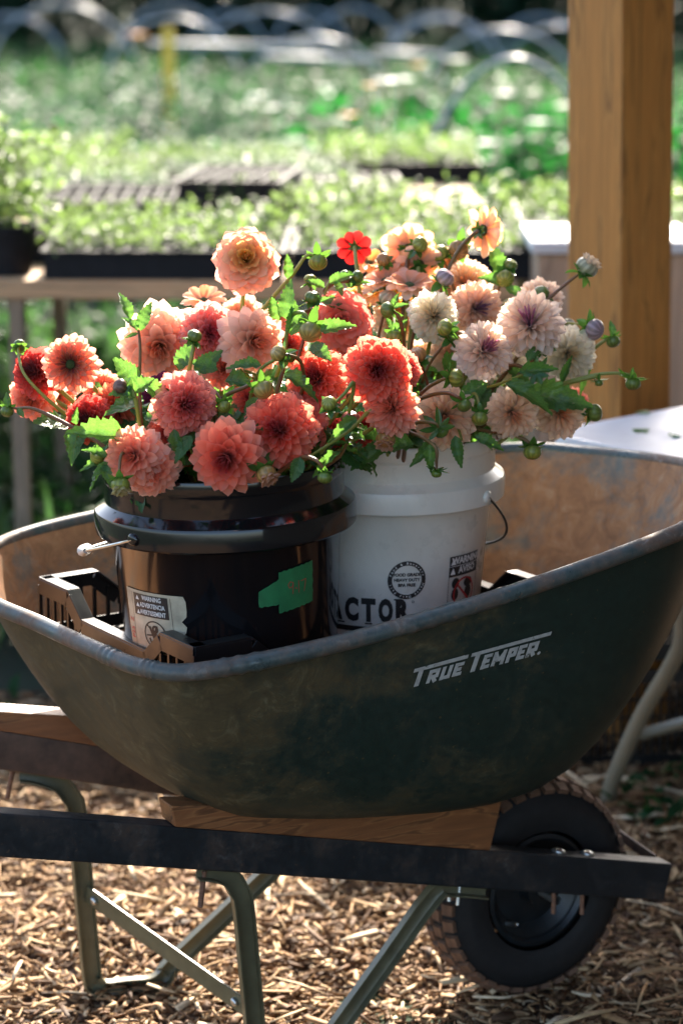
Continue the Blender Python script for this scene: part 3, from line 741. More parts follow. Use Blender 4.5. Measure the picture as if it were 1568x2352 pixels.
def grid(x0, y0, x1, y1, nx=10, ny=1, edge=None):
    vs = [(x0 + (x1 - x0) * i / nx, y0 + (y1 - y0) * j / ny) for j in range(ny + 1) for i in range(nx + 1)]
    if edge: vs = [edge(*v) for v in vs]
    return vs, [(j * (nx + 1) + i, j * (nx + 1) + i + 1, (j + 1) * (nx + 1) + i + 1, (j + 1) * (nx + 1) + i) for j in range(ny) for i in range(nx)]
def ringp(cx, cy, r0, r1, n=40):
    vs = [(cx + r * math.cos(2 * math.pi * k / n), cy + r * math.sin(2 * math.pi * k / n)) for k in range(n) for r in (r0, r1)]
    return vs, [(2 * k, 2 * k + 1, 2 * ((k + 1) % n) + 1, 2 * ((k + 1) % n)) for k in range(n)]
def strokep(pts, t):
    vs = []; fs = []
    for a, b in zip(pts[:-1], pts[1:]):
        n = max(1, int((Vector(b) - Vector(a)).length / .004)); q = seg(a, b, t, t * .3); k0 = len(vs)
        for i in range(n + 1):
            for u, v_ in ((q[0], q[3]), (q[1], q[2])): c = u.lerp(v_, i / n); vs.append((c.x, c.y))
        fs += [(k0 + 2 * i, k0 + 2 * i + 1, k0 + 2 * i + 3, k0 + 2 * i + 2) for i in range(n)]
    return vs, fs
def discp(cx, cy, rx, ry, n=20): return [(cx + rx * math.cos(2 * math.pi * k / n), cy + ry * math.sin(2 * math.pi * k / n)) for k in range(n)], [tuple(range(n))]
def moved(vf, dx, dy, sx=1, sy=1): return [(x * sx + dx, y * sy + dy) for x, y in vf[0]], vf[1]

BPROF = [(.0005, .108), (.132, .108), (.1375, .110), (.1385, .116), (.1505, .300), (.1525, .303), (.1530, .306), (.1685, .307), (.1715, .310), (.1722, .334), (.1705, .339), (.1590, .3475), (.1572, .350), (.1568, .3755), (.1575, .378),
         (.1583, .3795), (.1590, .3815), (.1592, .394), (.1580, .3985), (.1560, .400), (.1538, .3985), (.1530, .39), (.1480, .30), (.136, .120), (.0005, .120)]
def bucket(name, loc_, tilt, mat, label, phi_p, beta, cam_side, wire, grip, gt):
    root = empty(name, loc_, label, 'bucket'); root.rotation_euler = tilt
    body = MB().lathe(BPROF, n=96).build('bucket_body', mat, root, auto=32)
    A = Vector((math.cos(phi_p), math.sin(phi_p), 0)); m2 = phi_p + cam_side * R(90)
    Mv = Vector((math.cos(m2) * math.cos(beta), math.sin(m2) * math.cos(beta), -math.sin(beta))); pz = Vector((0, 0, .322))
    pts = []
    for k in range(41):
        t = math.pi * k / 40; pts.append(pz + A * math.cos(t) * .1745 + Mv * (math.sin(t) ** .85) * .205)
    mb = MB(); mb.tube(pts, .0019, 8); bail = mb.build('bail_handle', wire, root, smooth=True)
    g0, g1 = gt; mb = MB(); gp = pts[g0:g1]; mb.tube(gp, [.0035] + [.0075] * (len(gp) - 2) + [.0035], 10); mb.build('handle_grip', grip, bail, smooth=True)
    for s in (1, -1):
        M_ = Matrix((Vector((0, 0, 1)), A.cross(Vector((0, 0, 1))), A * s)).transposed()
        mb = MB(); mb.lathe([(.009, -.002), (.009, .003), (.006, .005), (.0005, .0052)], pz + A * s * .171, 14, M_); mb.build('handle_ear', mat, root, smooth=True)
    return root, body
GRIPW = plastic('grip_plastic', (0.6, 0.6, 0.58), .35, .2)
BB_LOC = Vector((-.1495, 3.174, .474))
bb, bbody = bucket('black_bucket', BB_LOC, (0, -R(2.2), 0), BLKP, 'glossy black plastic bucket with green tape holding coral and peach dahlias', R(-130), R(17), -1, ZINC, GRIPW, (7, 15))
WB_LOC = Vector((.063, 3.378, .474))
wb, wbody = bucket('white_bucket', WB_LOC, (0, R(.8), 0), WHTP, 'white plastic bucket with printed food grade mark holding cream dahlias', R(-35), R(36), 1, STEELB, GRIPW, (19, 23))
bb.scale = (1.025, 1.025, 1.0); bb.location.x += .006; wb.scale = (.985, .985, 1.0); wb.location.x -= .004
# paper warning label on the black bucket
W_ = Wrap(R(-129.5), .205)
def torn(x, y):
    if x > .040: x -= .004 * (1 + math.sin(y * 330)) * (y < .012)
    if x > .03 and y < -.02: x -= .012 * min(1, (-.02 - y) / .012)
    if x > .048 and y > .036: x -= .003
    return x, y
pap = art('warning_label', W_, [grid(-.054, -.044, .052, .040, 16, 12, torn)], STICK, bbody, .0006)
art('label_print', W_, [grid(-.036, .006, .026, .036, 10, 2)], INK, pap, .0010)
T_ = []
for i, s in enumerate(('WARNING', 'ADVERTENCIA', 'AVERTISSEMENT')):
    tm = text_mesh(s, .0088, .0002); T_.append(moved(tm, -.001, .031 - i * .0098, .80 - .05 * i, 1)); T_.append(([(-.031, .0275 - i * .0098), (-.024, .0275 - i * .0098), (-.0275, .0335 - i * .0098)], [(0, 1, 2)]))
art('label_print', W_, T_, INKW, pap, .0014)
pic = [ringp(.0, -.018, .0175, .0195), strokep([(-.013, -.005), (.013, -.031)], .0025), strokep([(-.008, -.008), (-.002, -.022), (.006, -.030)], .004), strokep([(.004, -.006), (.0, -.020)], .004), ringp(.001, -.010, .002, .0055, 16), strokep([(-.012, -.036), (.012, -.036)], .003),
       strokep([(.030, .036), (.031, -.030)], .0006), strokep([(-.04, .036), (-.04, -.040)], .0006), strokep([(-.015, -.020), (.015, -.016)], .002), strokep([(-.006, -.034), (-.010, -.024)], .003)]
art('label_print', W_, pic, INK, pap, .0010)
tm = text_mesh('P25  Z', .011, .0001); art('label_print', Wrap(R(-129.5) - .046 / .145, .190, R(90)), [tm], INKR, pap, .0010)
# green tape with a handwritten date
W2 = Wrap(R(-56), .247)
def jag(x, y):
    return x + .0012 * math.sin(y * 900) + (.0008 * math.sin(y * 2300)), y + .0008 * math.sin(x * 700)
def cut(x, y):
    x, y = jag(x, y)
    if x < -.012: y = y * (1 - .9 * max(0, (-.012 - x) / .03) * (y > 0)) - .0
    return x, y
tp = art('tape_strip', W2, [grid(-.042, -.020, .004, .016, 12, 6, cut)], TAPE, bbody, .0007)
tp2 = art('tape_strip', W2, [([(x, y + x * .12) for x, y in (lambda g: g[0])(grid(-.014, -.030, .040, .026, 14, 8, jag))], grid(-.014, -.030, .040, .026, 14, 8)[1])], TAPE, bbody, .0014)
ink = [strokep([(.0055, .007), (.001, .009), (-.002, .005), (.0, .0005), (.0045, .002), (.0055, .007), (.0050, -.008)], .0009), strokep([(.0095, -.001), (.0105, -.002)], .0014), strokep([(.014, .008), (.0145, -.008)], .0009), strokep([(.018, .007), (.026, .0085), (.023, -.008)], .0009)]
art('handwriting', W2, [moved(k, 0, .0) for k in ink], INKR, tp2, .0020)
# print on the white bucket
W3 = Wrap(R(-89 + 10.5), .212)
pr = [ringp(0, 0, .0212, .0275, 48)]
for i, s in enumerate(('FOOD GRADE', 'HEAVY DUTY', 'BPA FREE')): pr.append(moved(text_mesh(s, .0062, .0003), 0, .0075 - i * .0075))
art('round_mark', W3, pr, INK, wbody, .0006)
pr = []
for word, a0 in (('Food & Beverage', 90), ('Heavy Duty Pail', 270)):
    for i, ch in enumerate(word):
        if ch == ' ': continue
        an = R(a0 + (len(word) / 2 - i - .5) * 10.5); v_, f_ = text_mesh(ch, .0048, .0001)
        ro = an - R(90); pr.append(([(.0243 * math.cos(an) + x * math.cos(ro) - y * math.sin(ro), .0243 * math.sin(an) + x * math.sin(ro) + y * math.cos(ro)) for x, y in v_], f_))
art('round_mark', W3, pr, INKW, wbody, .0010)
W4 = Wrap(R(-89 - 22.0), .166); pr = []
x = -.080
for ch in 'TRACTOR':
    v_, f_ = text_mesh(ch, .043, .0026); xs_ = [a for a, b in v_]; wd_ = max(xs_) - min(xs_); mx_ = (max(xs_) + min(xs_)) / 2; k = .0205 / wd_
    pr.append(([((a - mx_) * k + x + .0105, b) for a, b in v_], f_))
    hh = max(b for a, b in v_)
    feet = {'T': [(.0105, -1)], 'R': [(.0035, -1), (.018, -1), (.003, 1)], 'A': [(.002, -1), (.019, -1)]}.get(ch, [])
    for fx, sg in feet: pr.append(([(x + fx - .0052, sg * hh - .0022 * (sg > 0)), (x + fx + .0052, sg * hh - .0022 * (sg > 0)), (x + fx + .0052, sg * hh + .0022 * (sg < 0)), (x + fx - .0052, sg * hh + .0022 * (sg < 0))], [(0, 1, 2, 3)]))
    x += .0243
tm = ringp(x + .001, .014, .0012, .0018, 12); pr.append(tm); pr.append(grid(-.080, -.030, .085, -.0225, 20, 1))
art('lettering', W4, pr, INK, wbody, .0006)
W5 = Wrap(R(-89 + 49), .205)
pr = [grid(-.031, .004, .034, .034, 8, 2), grid(-.031, -.045, -.0302, .004, 1, 4), grid(.0332, -.045, .034, .004, 1, 4)]
pr += [discp(-.017, -.006, .0075, .008), discp(-.017, -.022, .007, .009), discp(.011, -.008, .010, .007), discp(.012, -.022, .008, .010), strokep([(-.004, -.036), (.022, -.040)], .006)]
art('warning_print', W5, pr, INK, wbody, .0006)
pr = []
for i, s in enumerate(('WARNING', 'AVISO')):
    pr.append(moved(text_mesh(s, .0135, .0005), .006, .0265 - i * .014)); cy_ = .0265 - i * .014
    pr.append(([(-.029, cy_ - .005), (-.019, cy_ - .005), (-.024, cy_ + .0045)], [(0, 1, 2)]))
pr.append(grid(-.031, .0190, .034, .0197, 8, 1))
art('warning_print', W5, pr, INKW, wbody, .0010)
art('warning_print', W5, [ringp(.002, -.022, .0205, .0232, 36), strokep([(-.012, -.010), (.016, -.036)], .0032)], INKR, wbody, .0013)
# ================================================================== flowers
def petal_mesh(kind, seed=0):
    rr = random.Random(seed); mb = MB(); NV, NU = 8, 4
    vs = []; uv = []
    for j in range(NV + 1):
        v = math.sin(math.pi / 2 * j / NV) if kind != 'point' else (j / NV) ** .85
        if kind == 'cup': w_ = .56 * (v ** .55) * max(.012, 1 - v ** 7) ** .5 + .06 * (1 - v); curl = 2.2 - .85 * v; bend = .08 * v * v
        elif kind == 'scoop': w_ = .60 * (.2 + .8 * v ** .7) * max(.03, 1 - v ** 8) ** .5; curl = 2.5 - 1.15 * v; bend = .02 * v * v
        elif kind == 'quill': w_ = .42 * (.35 + .65 * v ** .8) * max(.03, 1 - v ** 9) ** .5; curl = 2.7 - .9 * v; bend = .05 * v * v
        elif kind == 'point': w_ = .5 * (v ** .7) * max(0, 1 - v ** 2.6) ** .75 * 1.25 + .05 * (1 - v); curl = 1.5 - .7 * v; bend = -.10 * v * v
        elif kind == 'wave': w_ = .5 * (v ** .6) * max(0, 1 - v ** 4) ** .55 * 1.1 + .05 * (1 - v); curl = .9 - .5 * v; bend = -.22 * v * v
        elif kind == 'flat': w_ = .5 * (v ** .6) * max(0, 1 - v ** 6) ** .5 + .05 * (1 - v); curl = .8; bend = -.12 * v * v
        for i in range(NU + 1):
            u = -1 + 2 * i / NU; ph = u * curl
            x = w_ / curl * math.sin(ph) * 1.25; z = w_ / curl * (1 - math.cos(ph)) * 1.1 + bend
            if kind == 'point' and j == NV: x, z = 0, bend + .02
            if kind == 'wave': z += .10 * math.sin(v * 7 + u * 2.6 + seed * 1.7) * abs(u) * v; x *= 1 + .08 * math.sin(v * 9 + seed)
            vs.append((x + (rr.random() - .5) * .012, v + (rr.random() - .5) * .012 - (.05 * u * u * v if kind != 'point' else 0), z)); uv.append((u, v))
    fs = [(j * (NU + 1) + i, j * (NU + 1) + i + 1, (j + 1) * (NU + 1) + i + 1, (j + 1) * (NU + 1) + i) for j in range(NV) for i in range(NU)]
    mb.add(vs, fs, uv); me = mb.mesh('petal_' + kind); me.materials.append(PETAL); return me
PM = {k: [petal_mesh(k, s) for s in range(3)] for k in ('cup', 'quill', 'point', 'wave', 'flat', 'scoop')}
def leaf_mesh(seed, toothed=True, droop=.35, fold=.35, ml=LEAF, wd=.40):
    rr = random.Random(seed); vs = []; uv = []; NV = 18
    tw = rr.uniform(-.3, .3)
    for j in range(NV + 1):
        v = j / NV; w_ = wd * 1.18 * (math.sin(math.pi * min(1, v ** .78)) ** .85) * (1 - .25 * v) + .004
        if toothed and 0 < j < NV: w_ *= (1.10 if j % 2 else .90)
        for u in (-1, -.5, 0, .5, 1):
            x = u * w_; z = abs(u) * w_ * fold * (1 + .3 * math.sin(j * 1.1 + seed)) - droop * v * v + .018 * math.sin(j * 1.9 + u * 2)
            y = v - .05 * (v ** 2) + (.045 * abs(u) if j % 2 and toothed else 0) * (abs(u) == 1)
            a = tw * v; vs.append((x * math.cos(a) - z * math.sin(a) * .6, y, z + x * math.sin(a) * .6)); uv.append((u, v))
    fs = [(j * 5 + i, j * 5 + i + 1, (j + 1) * 5 + i + 1, (j + 1) * 5 + i) for j in range(NV) for i in range(4)]
    mb = MB(); mb.add(vs, fs, uv); me = mb.mesh('leaf'); me.materials.append(ml); return me
LM = [leaf_mesh(s, True, .15 + .25 * (s % 3), .2 + .15 * (s % 4)) for s in range(6)]
def sepal_mesh(seed):
    vs = []; uv = []; NV = 5
    for j in range(NV + 1):
        v = j / NV; w_ = .36 * math.sin(math.pi * min(1, .12 + v * .88)) ** .7 * (1 - .1 * v) + .01
        for u in (-1, 0, 1):
            vs.append((u * w_, v, abs(u) * w_ * .45 + (-.35 if seed == 0 else .30) * v * v)); uv.append((u, v))
    fs = [(j * 3 + i, j * 3 + i + 1, (j + 1) * 3 + i + 1, (j + 1) * 3 + i) for j in range(NV) for i in range(2)]
    mb = MB(); mb.add(vs, fs, uv); me = mb.mesh('sepal'); me.materials.append(SEPAL); return me
SM = [sepal_mesh(0), sepal_mesh(1)]
def bud_mesh():
    mb = MB(); n = 30; prof = []
    vs = []; uv = []; NV = 12
    for j in range(NV + 1):
        v = j / NV; th = math.pi * v
        for k in range(n):
            a = 2 * math.pi * k / n; lob = 1 + .055 * abs(math.sin(a * 5)) * math.sin(th)
            r = max(.001, math.sin(th) ** .8 * .5 * lob); vs.append((r * math.cos(a + v * .5), r * math.sin(a + v * .5), -.42 * math.cos(th) + .42 - .05 * (v > .95))); uv.append((k / n, v))
    fs = [(j * n + k, j * n + (k + 1) % n, (j + 1) * n + (k + 1) % n, (j + 1) * n + k) for j in range(NV) for k in range(n)]
    mb.add(vs, fs, uv); me = mb.mesh('bud_body'); me.materials.append(BUDM); return me
BM = bud_mesh()
core_me = MB().lathe([(.001, .42), (.25, .34), (.40, .12), (.42, -.10), (.25, -.34), (.001, -.40)], n=16).mesh('flower_heart'); core_me.materials.append(PETAL)
disc_me = MB().lathe([(.001, .20), (.20, .18), (.36, .06), (.40, -.06), (.001, -.12)], n=18).mesh('flower_disc'); disc_me.materials.append(CORED)

def child(name, me, par, M_, color=None):
    o = bpy.data.objects.new(name, me); COL.objects.link(o); o.parent = par; o.matrix_local = M_
    if color is not None: o.color = color
    return o
def frame(y, z):
    """matrix with local +Y along y and +Z near z"""
    y = Vector(y).normalized(); z = Vector(z); z = z - y * z.dot(y)
    z = z.normalized() if z.length > 1e-5 else y.orthogonal().normalized()
    return Matrix((y.cross(z), y, z)).transposed()
def lerp3(a, b, t): return tuple(a[i] + (b[i] - a[i]) * t for i in range(3))

# colour recipes: centre, middle, outer, tip paleness
PAL = {
 'coral':  ((.58, .035, .03), (.94, .22, .11), (.96, .38, .23), .6),
 'coralpink': ((.62, .08, .09), (.95, .30, .21), (.96, .52, .40), .7),
 'pinkheart': ((.75, .11, .16), (.94, .34, .26), (.95, .56, .46), .8),
 'orange': ((.42, .03, .02), (.78, .19, .07), (.84, .34, .16), .5),
 'orangepeach': ((.36, .03, .03), (.84, .30, .12), (.88, .52, .38), .85),
 'salmon': ((.90, .33, .17), (.95, .42, .26), (.95, .58, .43), .6),
 'peach':  ((.92, .42, .20), (.95, .58, .38), (.95, .76, .63), .85),
 'redcoral': ((.20, .01, .015), (.72, .06, .04), (.85, .17, .11), .35),
 'magenta': ((.10, .004, .03), (.22, .012, .08), (.34, .02, .14), .15),
 'ruffle': ((.88, .26, .16), (.90, .25, .16), (.92, .40, .31), 1.0),
 'cream':  ((.84, .68, .42), (.94, .86, .66), (.96, .94, .88), .4),
 'creampink': ((.92, .56, .30), (.97, .74, .50), (.97, .88, .78), .45),
 'lilac':  ((.52, .20, .30), (.97, .78, .60), (.97, .90, .87), .35),
 'lilacfull': ((.36, .18, .30), (.96, .72, .54), (.97, .84, .72), .35),
 'amber':  ((.90, .52, .06), (.94, .62, .14), (.95, .68, .32), .6),
 'amberpink': ((.92, .55, .08), (.95, .62, .26), (.95, .66, .50), .7),
 'peachyellow': ((.85, .50, .05), (.95, .56, .32), (.95, .74, .64), .95),
 'red':    ((.5, .01, .01), (.55, .012, .010), (.60, .02, .016), .1),
}
def dahlia_head(root, c, nrm, Rr, kind, pal, seed):
    """petals around c (root-relative), facing nrm; Rr = radius"""
    rr = random.Random(seed); nrm = Vector(nrm).normalized(); X = nrm.orthogonal().normalized(); Y = nrm.cross(X)
    cc, cm, co_, tip = PAL[pal]
    spec = {'ball': (108, 0, 128), 'deco': (112, 0, 114), 'loose': (74, 2, 112), 'ruf': (84, 0, 118), 'open': (86, 26, 104), 'semi': (22, 58, 96), 'single': (8, 84, 86)}[kind]
    n, d0, d1 = spec
    rot0 = rr.random() * 6.28
    for i in range(n):
        f = (i + .5) / n
        if kind == 'ball':
            th = math.acos(1 - f ** 1.05 * (1 - math.cos(R(d1)))); ln = Rr * (.84 + .16 * min(1, f * 3)); wd = Rr * (.11 + .29 * min(1, f ** .5 * 1.25)); mk = 'quill' if f < .05 else 'scoop'; ln *= 1 - .06 * f
        elif kind == 'deco':
            th = R(d0 + (d1 - d0) * f ** .66); ln = Rr * (.66 + .34 * f ** .7); wd = Rr * (.11 + .42 * f ** .55); mk = 'quill' if f < .06 else 'cup'
        elif kind == 'loose':
            th = R(d0 + (d1 - d0) * f ** .66); ln = Rr * (.55 + .45 * f ** .6); wd = Rr * (.24 + .36 * f ** .5); mk = 'point'
        elif kind == 'ruf':
            th = R(d0 + (d1 - d0) * f ** .6); ln = Rr * (.62 + .38 * f ** .6); wd = Rr * (.26 + .30 * f ** .5); mk = 'wave'
        elif kind == 'open':
            th = R(d0 + (d1 - d0) * f ** .8); ln = Rr * (.42 + .58 * f ** .6); wd = Rr * (.16 + .28 * f ** .7); mk = 'quill' if f < .25 else 'cup'
        elif kind == 'semi':
            th = R(d0 + (d1 - d0) * f); ln = Rr * (.75 + .25 * f); wd = Rr * .50; mk = 'flat'
        else:
            th = R(d0 + (d1 - d0) * f); ln = Rr; wd = Rr * .74; mk = 'flat'
        ph = rot0 + (i * 2.399963 if kind not in ('single',) else i * 2 * math.pi / n) + rr.uniform(-.06, .06)
        th += rr.uniform(-.085, .085)
        rad = X * math.cos(ph) + Y * math.sin(ph)
        d = nrm * math.cos(th) + rad * math.sin(th)
        up = nrm * math.sin(th) - rad * math.cos(th)          # the petal's face turns to the heart of the flower
        up = -(-up)
        ln *= rr.uniform(.88, 1.06); wd *= rr.uniform(.92, 1.1)
        M3 = frame(d, up + d.cross(up) * rr.uniform(-.12, .12))
        S = Matrix.Diagonal((wd, ln, wd if mk != 'point' else wd * .9))
        start = rad * (Rr * .05) + nrm * (-.06 * Rr) + (nrm * Rr * -.10 * f if kind in ('deco', 'loose', 'ruf') else Vector((0, 0, 0)))
        if kind in ('semi', 'single', 'open'): start = rad * Rr * .10
        Mx = Matrix.Translation(Vector(c) + start) @ (M3 @ S).to_4x4()
        t = f
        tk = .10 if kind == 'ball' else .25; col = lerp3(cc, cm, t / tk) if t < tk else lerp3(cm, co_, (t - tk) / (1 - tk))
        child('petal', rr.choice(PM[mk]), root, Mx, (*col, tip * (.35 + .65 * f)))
    Mc = Matrix.Translation(Vector(c) - nrm * Rr * .1) @ (frame(X, nrm) @ Matrix.Diagonal((Rr * .8,) * 3)).to_4x4()
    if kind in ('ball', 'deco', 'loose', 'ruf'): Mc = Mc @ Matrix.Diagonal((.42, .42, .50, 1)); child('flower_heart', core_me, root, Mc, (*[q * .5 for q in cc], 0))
    elif kind == 'open': child('flower_disc', disc_me, root, Matrix.Translation(Vector(c) + nrm * Rr * .12) @ (frame(X, nrm) @ Matrix.Diagonal((Rr * .42,) * 3)).to_4x4())
    else: child('flower_disc', disc_me, root, Matrix.Translation(Vector(c)) @ (frame(X, nrm) @ Matrix.Diagonal((Rr * .55,) * 3)).to_4x4())
    if kind in ('deco', 'ruf', 'loose', 'ball'):
        for k in range(12):
            a = k * 2.4; rad = X * math.cos(a) + Y * math.sin(a); th = R(3 + k * 1.1); d = nrm * math.cos(th) + rad * math.sin(th)
            hl = {'deco': .68, 'ball': .86, 'ruf': .62, 'loose': .56}[kind]
            child('petal', PM['quill'][k % 3], root, Matrix.Translation(Vector(c) + rad * Rr * .008 * k) @ (frame(d, rad * -1) @ Matrix.Diagonal((Rr * .15, Rr * hl, Rr * .15))).to_4x4(), (*cc, tip * .3))
    # green bracts behind
    for k in range(6):
        a = k * 1.047 + rr.random(); rad = X * math.cos(a) + Y * math.sin(a)
        d = rad * .85 - nrm * .5
        Mx = Matrix.Translation(Vector(c) - nrm * Rr * (.30 if kind in ('ball', 'deco', 'loose', 'ruf') else .16)) @ (frame(d, -nrm) @ Matrix.Diagonal((Rr * .34, Rr * .42, Rr * .34))).to_4x4()
        child('sepal', SM[0], root, Mx)
def stem_curve(a, da, b, db, n=12, k=.4):
    L = (Vector(a) - Vector(b)).length * k; p0, p1, p2, p3 = Vector(a), Vector(a) + Vector(da).normalized() * L, Vector(b) + Vector(db).normalized() * L, Vector(b)
    return [p0 * (1 - t) ** 3 + p1 * 3 * t * (1 - t) ** 2 + p2 * 3 * t * t * (1 - t) + p3 * t ** 3 for t in [i / n for i in range(n + 1)]]
def add_leaf(root, p, d, L, seed, up=(0, 0, 1), wf=.8, roll=0):
    rr = random.Random(seed); M3 = frame(d, Vector(up) + Vector((rr.uniform(-.3, .3), rr.uniform(-.4, .2), 0)))
    if roll: M3 = Matrix.Rotation(roll, 3, Vector(d).normalized()) @ M3
    return child('leaf', LM[seed % 6], root, Matrix.Translation(Vector(p)) @ (M3 @ Matrix.Diagonal((L * wf, L, L))).to_4x4())
BUCK = {'b': Vector((-.165, 3.174, .80)), 'w': Vector((.066, 3.378, .80))}
GRP = {'b': 'dahlias in the black bucket', 'w': 'dahlias in the white bucket'}
def facing(ox, oy, back=False):
    q = max(0.05, 1 - ox * ox - oy * oy) ** .5
    return (RGT * ox + UPV * oy - FWD * (q if not back else -q)).normalized()
def dahlia(b, x, y, dia, t, face, kind, pal, label, seed=None, back=False, leaves=0, stem=None, cat='dahlia'):
    seed = seed if seed is not None else int(x * 7 + y * 13)
    rr = random.Random(seed); Rr = dia / 2 / FPX * t
    C0 = pt(x, y, t); nrm = facing(face[0], face[1], back)
    ctr = C0 - nrm * Rr * (.25 if kind in ('deco', 'loose', 'ruf') else .0)
    B = BUCK[b]; off = Vector((C0.x - B.x, C0.y - B.y, 0)); 
    bm = B + off * .30 + Vector((0, 0, .0)); 
    foot = B - off * .15 + Vector((rr.uniform(-.02, .02), rr.uniform(-.02, .02), -.14))
    root = empty('dahlia', foot, label, cat, GRP[b])
    rel = lambda p: Vector(p) - foot
    dahlia_head(root, rel(ctr), nrm, Rr * {'semi': 1.30, 'loose': 1.30, 'deco': 1.20, 'ball': 1.22, 'ruf': 1.18, 'open': 1.12, 'single': 1.15}[kind], kind, pal, seed)
    sb = ctr - nrm * Rr * .35
    mid = bm + (ctr - bm) * .12
    pts = stem_curve(sb, -nrm * .9 + (mid - sb).normalized() * .5, mid, (ctr - mid) * .5 + Vector((0, 0, .05)), 12, .35) + [foot]
    pts = [rel(p) for p in pts]
    mb = MB(); mb.tube(catmull(pts, 2), .0030, 7); mb.build('stem', STEMG if seed % 3 else STEMR, root, smooth=True)
    for k in range(leaves):
        i = rr.randint(4, 10); p = pts[i]; d = (pts[i - 1] - pts[i + 1]).normalized()
        a = Vector((rr.uniform(-1, 1), rr.uniform(-1, .6), rr.uniform(-.2, .7))); add_leaf(root, p, a + d * .3, rr.uniform(.045, .075), seed + k)
    return root
def bud(b, x, y, size, t, d2, col, green, label, seed=None, path=None, open_=0, leaves=(), sep=1.0, name='dahlia_bud'):
    """size in px across; d2 = direction the bud points (photo right, up, towards viewer)"""
    seed = seed if seed is not None else int(x * 3 + y * 5); rr = random.Random(seed)
    S_ = size * .92 / FPX * t; n = (RGT * d2[0] + UPV * d2[1] - FWD * d2[2]).normalized(); C0 = pt(x, y, t); base = C0 - n * S_ * .42
    B = BUCK[b]; off = Vector((C0.x - B.x, C0.y - B.y, 0)); foot = B - off * .12 + Vector((rr.uniform(-.02, .02), rr.uniform(-.02, .02), -.14))
    root = empty(name, foot, label, 'flower bud', 'buds among the dahlias'); rel = lambda p: Vector(p) - foot
    X = n.orthogonal().normalized(); Y = n.cross(X)
    Mb = Matrix.Translation(rel(base)) @ (frame(X, n) @ Matrix.Diagonal((S_, S_, S_ * .95))).to_4x4()
    child('bud_body', BM, root, Mb, (*col, green))
    for k in range(7):
        a = k * .8976 + rr.random() * .3; rad = X * math.cos(a) + Y * math.sin(a)
        d = rad * (.95 if sep > .5 else .5) + n * rr.uniform(-.6, .15)
        child('sepal', SM[k % 2], root, Matrix.Translation(rel(base + rad * S_ * .08)) @ (frame(d, n) @ Matrix.Diagonal((S_ * .62, S_ * .74 * sep * rr.uniform(.8, 1.2), S_ * .6))).to_4x4())
    if open_:
        for k in range(14):
            a = k * 2.4; rad = X * math.cos(a) + Y * math.sin(a); th = .35 + .035 * k
            d = n * math.cos(th) + rad * math.sin(th)
            child('petal', PM['cup'][k % 3], root, Matrix.Translation(rel(base + n * S_ * .05)) @ (frame(d, -rad + n * .2) @ Matrix.Diagonal((S_ * .45, S_ * (.9 + .2 * open_), S_ * .45))).to_4x4(), (*col, .7))
    if path: 
        ctl = [base] + [pt(*q) for q in path]
    else:
        bm = B + off * .32; ctl = [base, base - n * S_ * .5]
        ctl += stem_curve(base - n * S_ * .6, -n, bm + (C0 - bm) * .1, (C0 - bm) * .4 + Vector((0, 0, .06)), 6, .35)[1:]
    last = ctl[-1]; cv = catmull([rel(p) for p in ctl], 5)
    if (last - BUCK[b]).length > .03: cv.append(Vector((0, 0, 0)))
    r0 = .0016; cnt_ = len(cv); rs_ = [r0 + (.0012) * min(1, i / (cnt_ * .5)) for i in range(cnt_)]
    mb = MB(); mb.tube(cv, rs_, 6); mb.build('stem', STEMG if seed % 2 else STEMR, root, smooth=True)
    for (lx, ly, lt, dx, dy, dz, L, wf) in leaves:
        add_leaf(root, rel(pt(lx, ly, lt)), RGT * dx + UPV * dy - FWD * dz, L / FPX * lt, seed + int(lx), up=-FWD * .8 + UPV * .4, wf=wf)
    return root

D = dahlia
TB = 3.12
# --- black bucket
D('b', 565, 593, 142, 3.22, (.05, .08), 'ruf', 'peachyellow', 'tall peach ruffled dahlia standing highest on the left with a yellow and dark heart', seed=5)
D('b', 76, 852, 106, 3.20, (-.35, .15), 'deco', 'redcoral', 'deep red coral dahlia at the far left, behind the orange peach one')
D('b', 163, 837, 122, 3.14, (-.08, -.04), 'open', 'orangepeach', 'orange dahlia with pale petal rim and dark red heart on a long stem at left')
D('b', 68, 920, 96, 3.24, (-.2, -.45), 'loose', 'salmon', 'salmon dahlia hanging below the deep red one at the far left edge')
D('b', 366, 800, 158, 3.24, (.05, -.35), 'loose', 'peach', 'large pale peach dahlia behind the thin stem with two lit leaves')
D('b', 486, 764, 132, 3.22, (.22, .02), 'deco', 'pinkheart', 'pink dahlia with a tight raspberry heart, right of the pale peach one')
D('b', 468, 690, 84, 3.36, (.0, .85), 'semi', 'peach', 'small cream peach dahlia behind the raspberry hearted pink one')
D('b', 590, 785, 134, 3.19, (.45, -.1), 'loose', 'peach', 'peach dahlia turned right, below the tall ruffled one')
D('b', 640, 722, 66, 3.34, (.0, .4), 'ruf', 'peach', 'pink dahlia half hidden behind the upright dark green leaf')
D('b', 785, 737, 138, 3.28, (.05, -.05), 'ruf', 'ruffle', 'coral dahlia with white edged ruffled petals near the middle top')
D('b', 432, 930, 138, 3.08, (.34, -.05), 'deco', 'coralpink', 'coral pink dahlia facing right with its left petals lit, centre left')
D('b', 722, 866, 132, 3.16, (-.28, .22), 'deco', 'coral', 'coral red dahlia turned up left, under the ruffled coral one')
D('b', 868, 850, 142, 3.10, (.06, -.1), 'deco', 'coral', 'round coral dahlia facing forward between the two bouquets')
D('b', 928, 850, 100, 3.18, (.55, .05), 'deco', 'coralpink', 'pink dahlia peeking out right behind the round coral one')
D('b', 636, 985, 160, 3.06, (-.12, .12), 'deco', 'coral', 'largest coral dahlia, above the black bucket rim at centre')
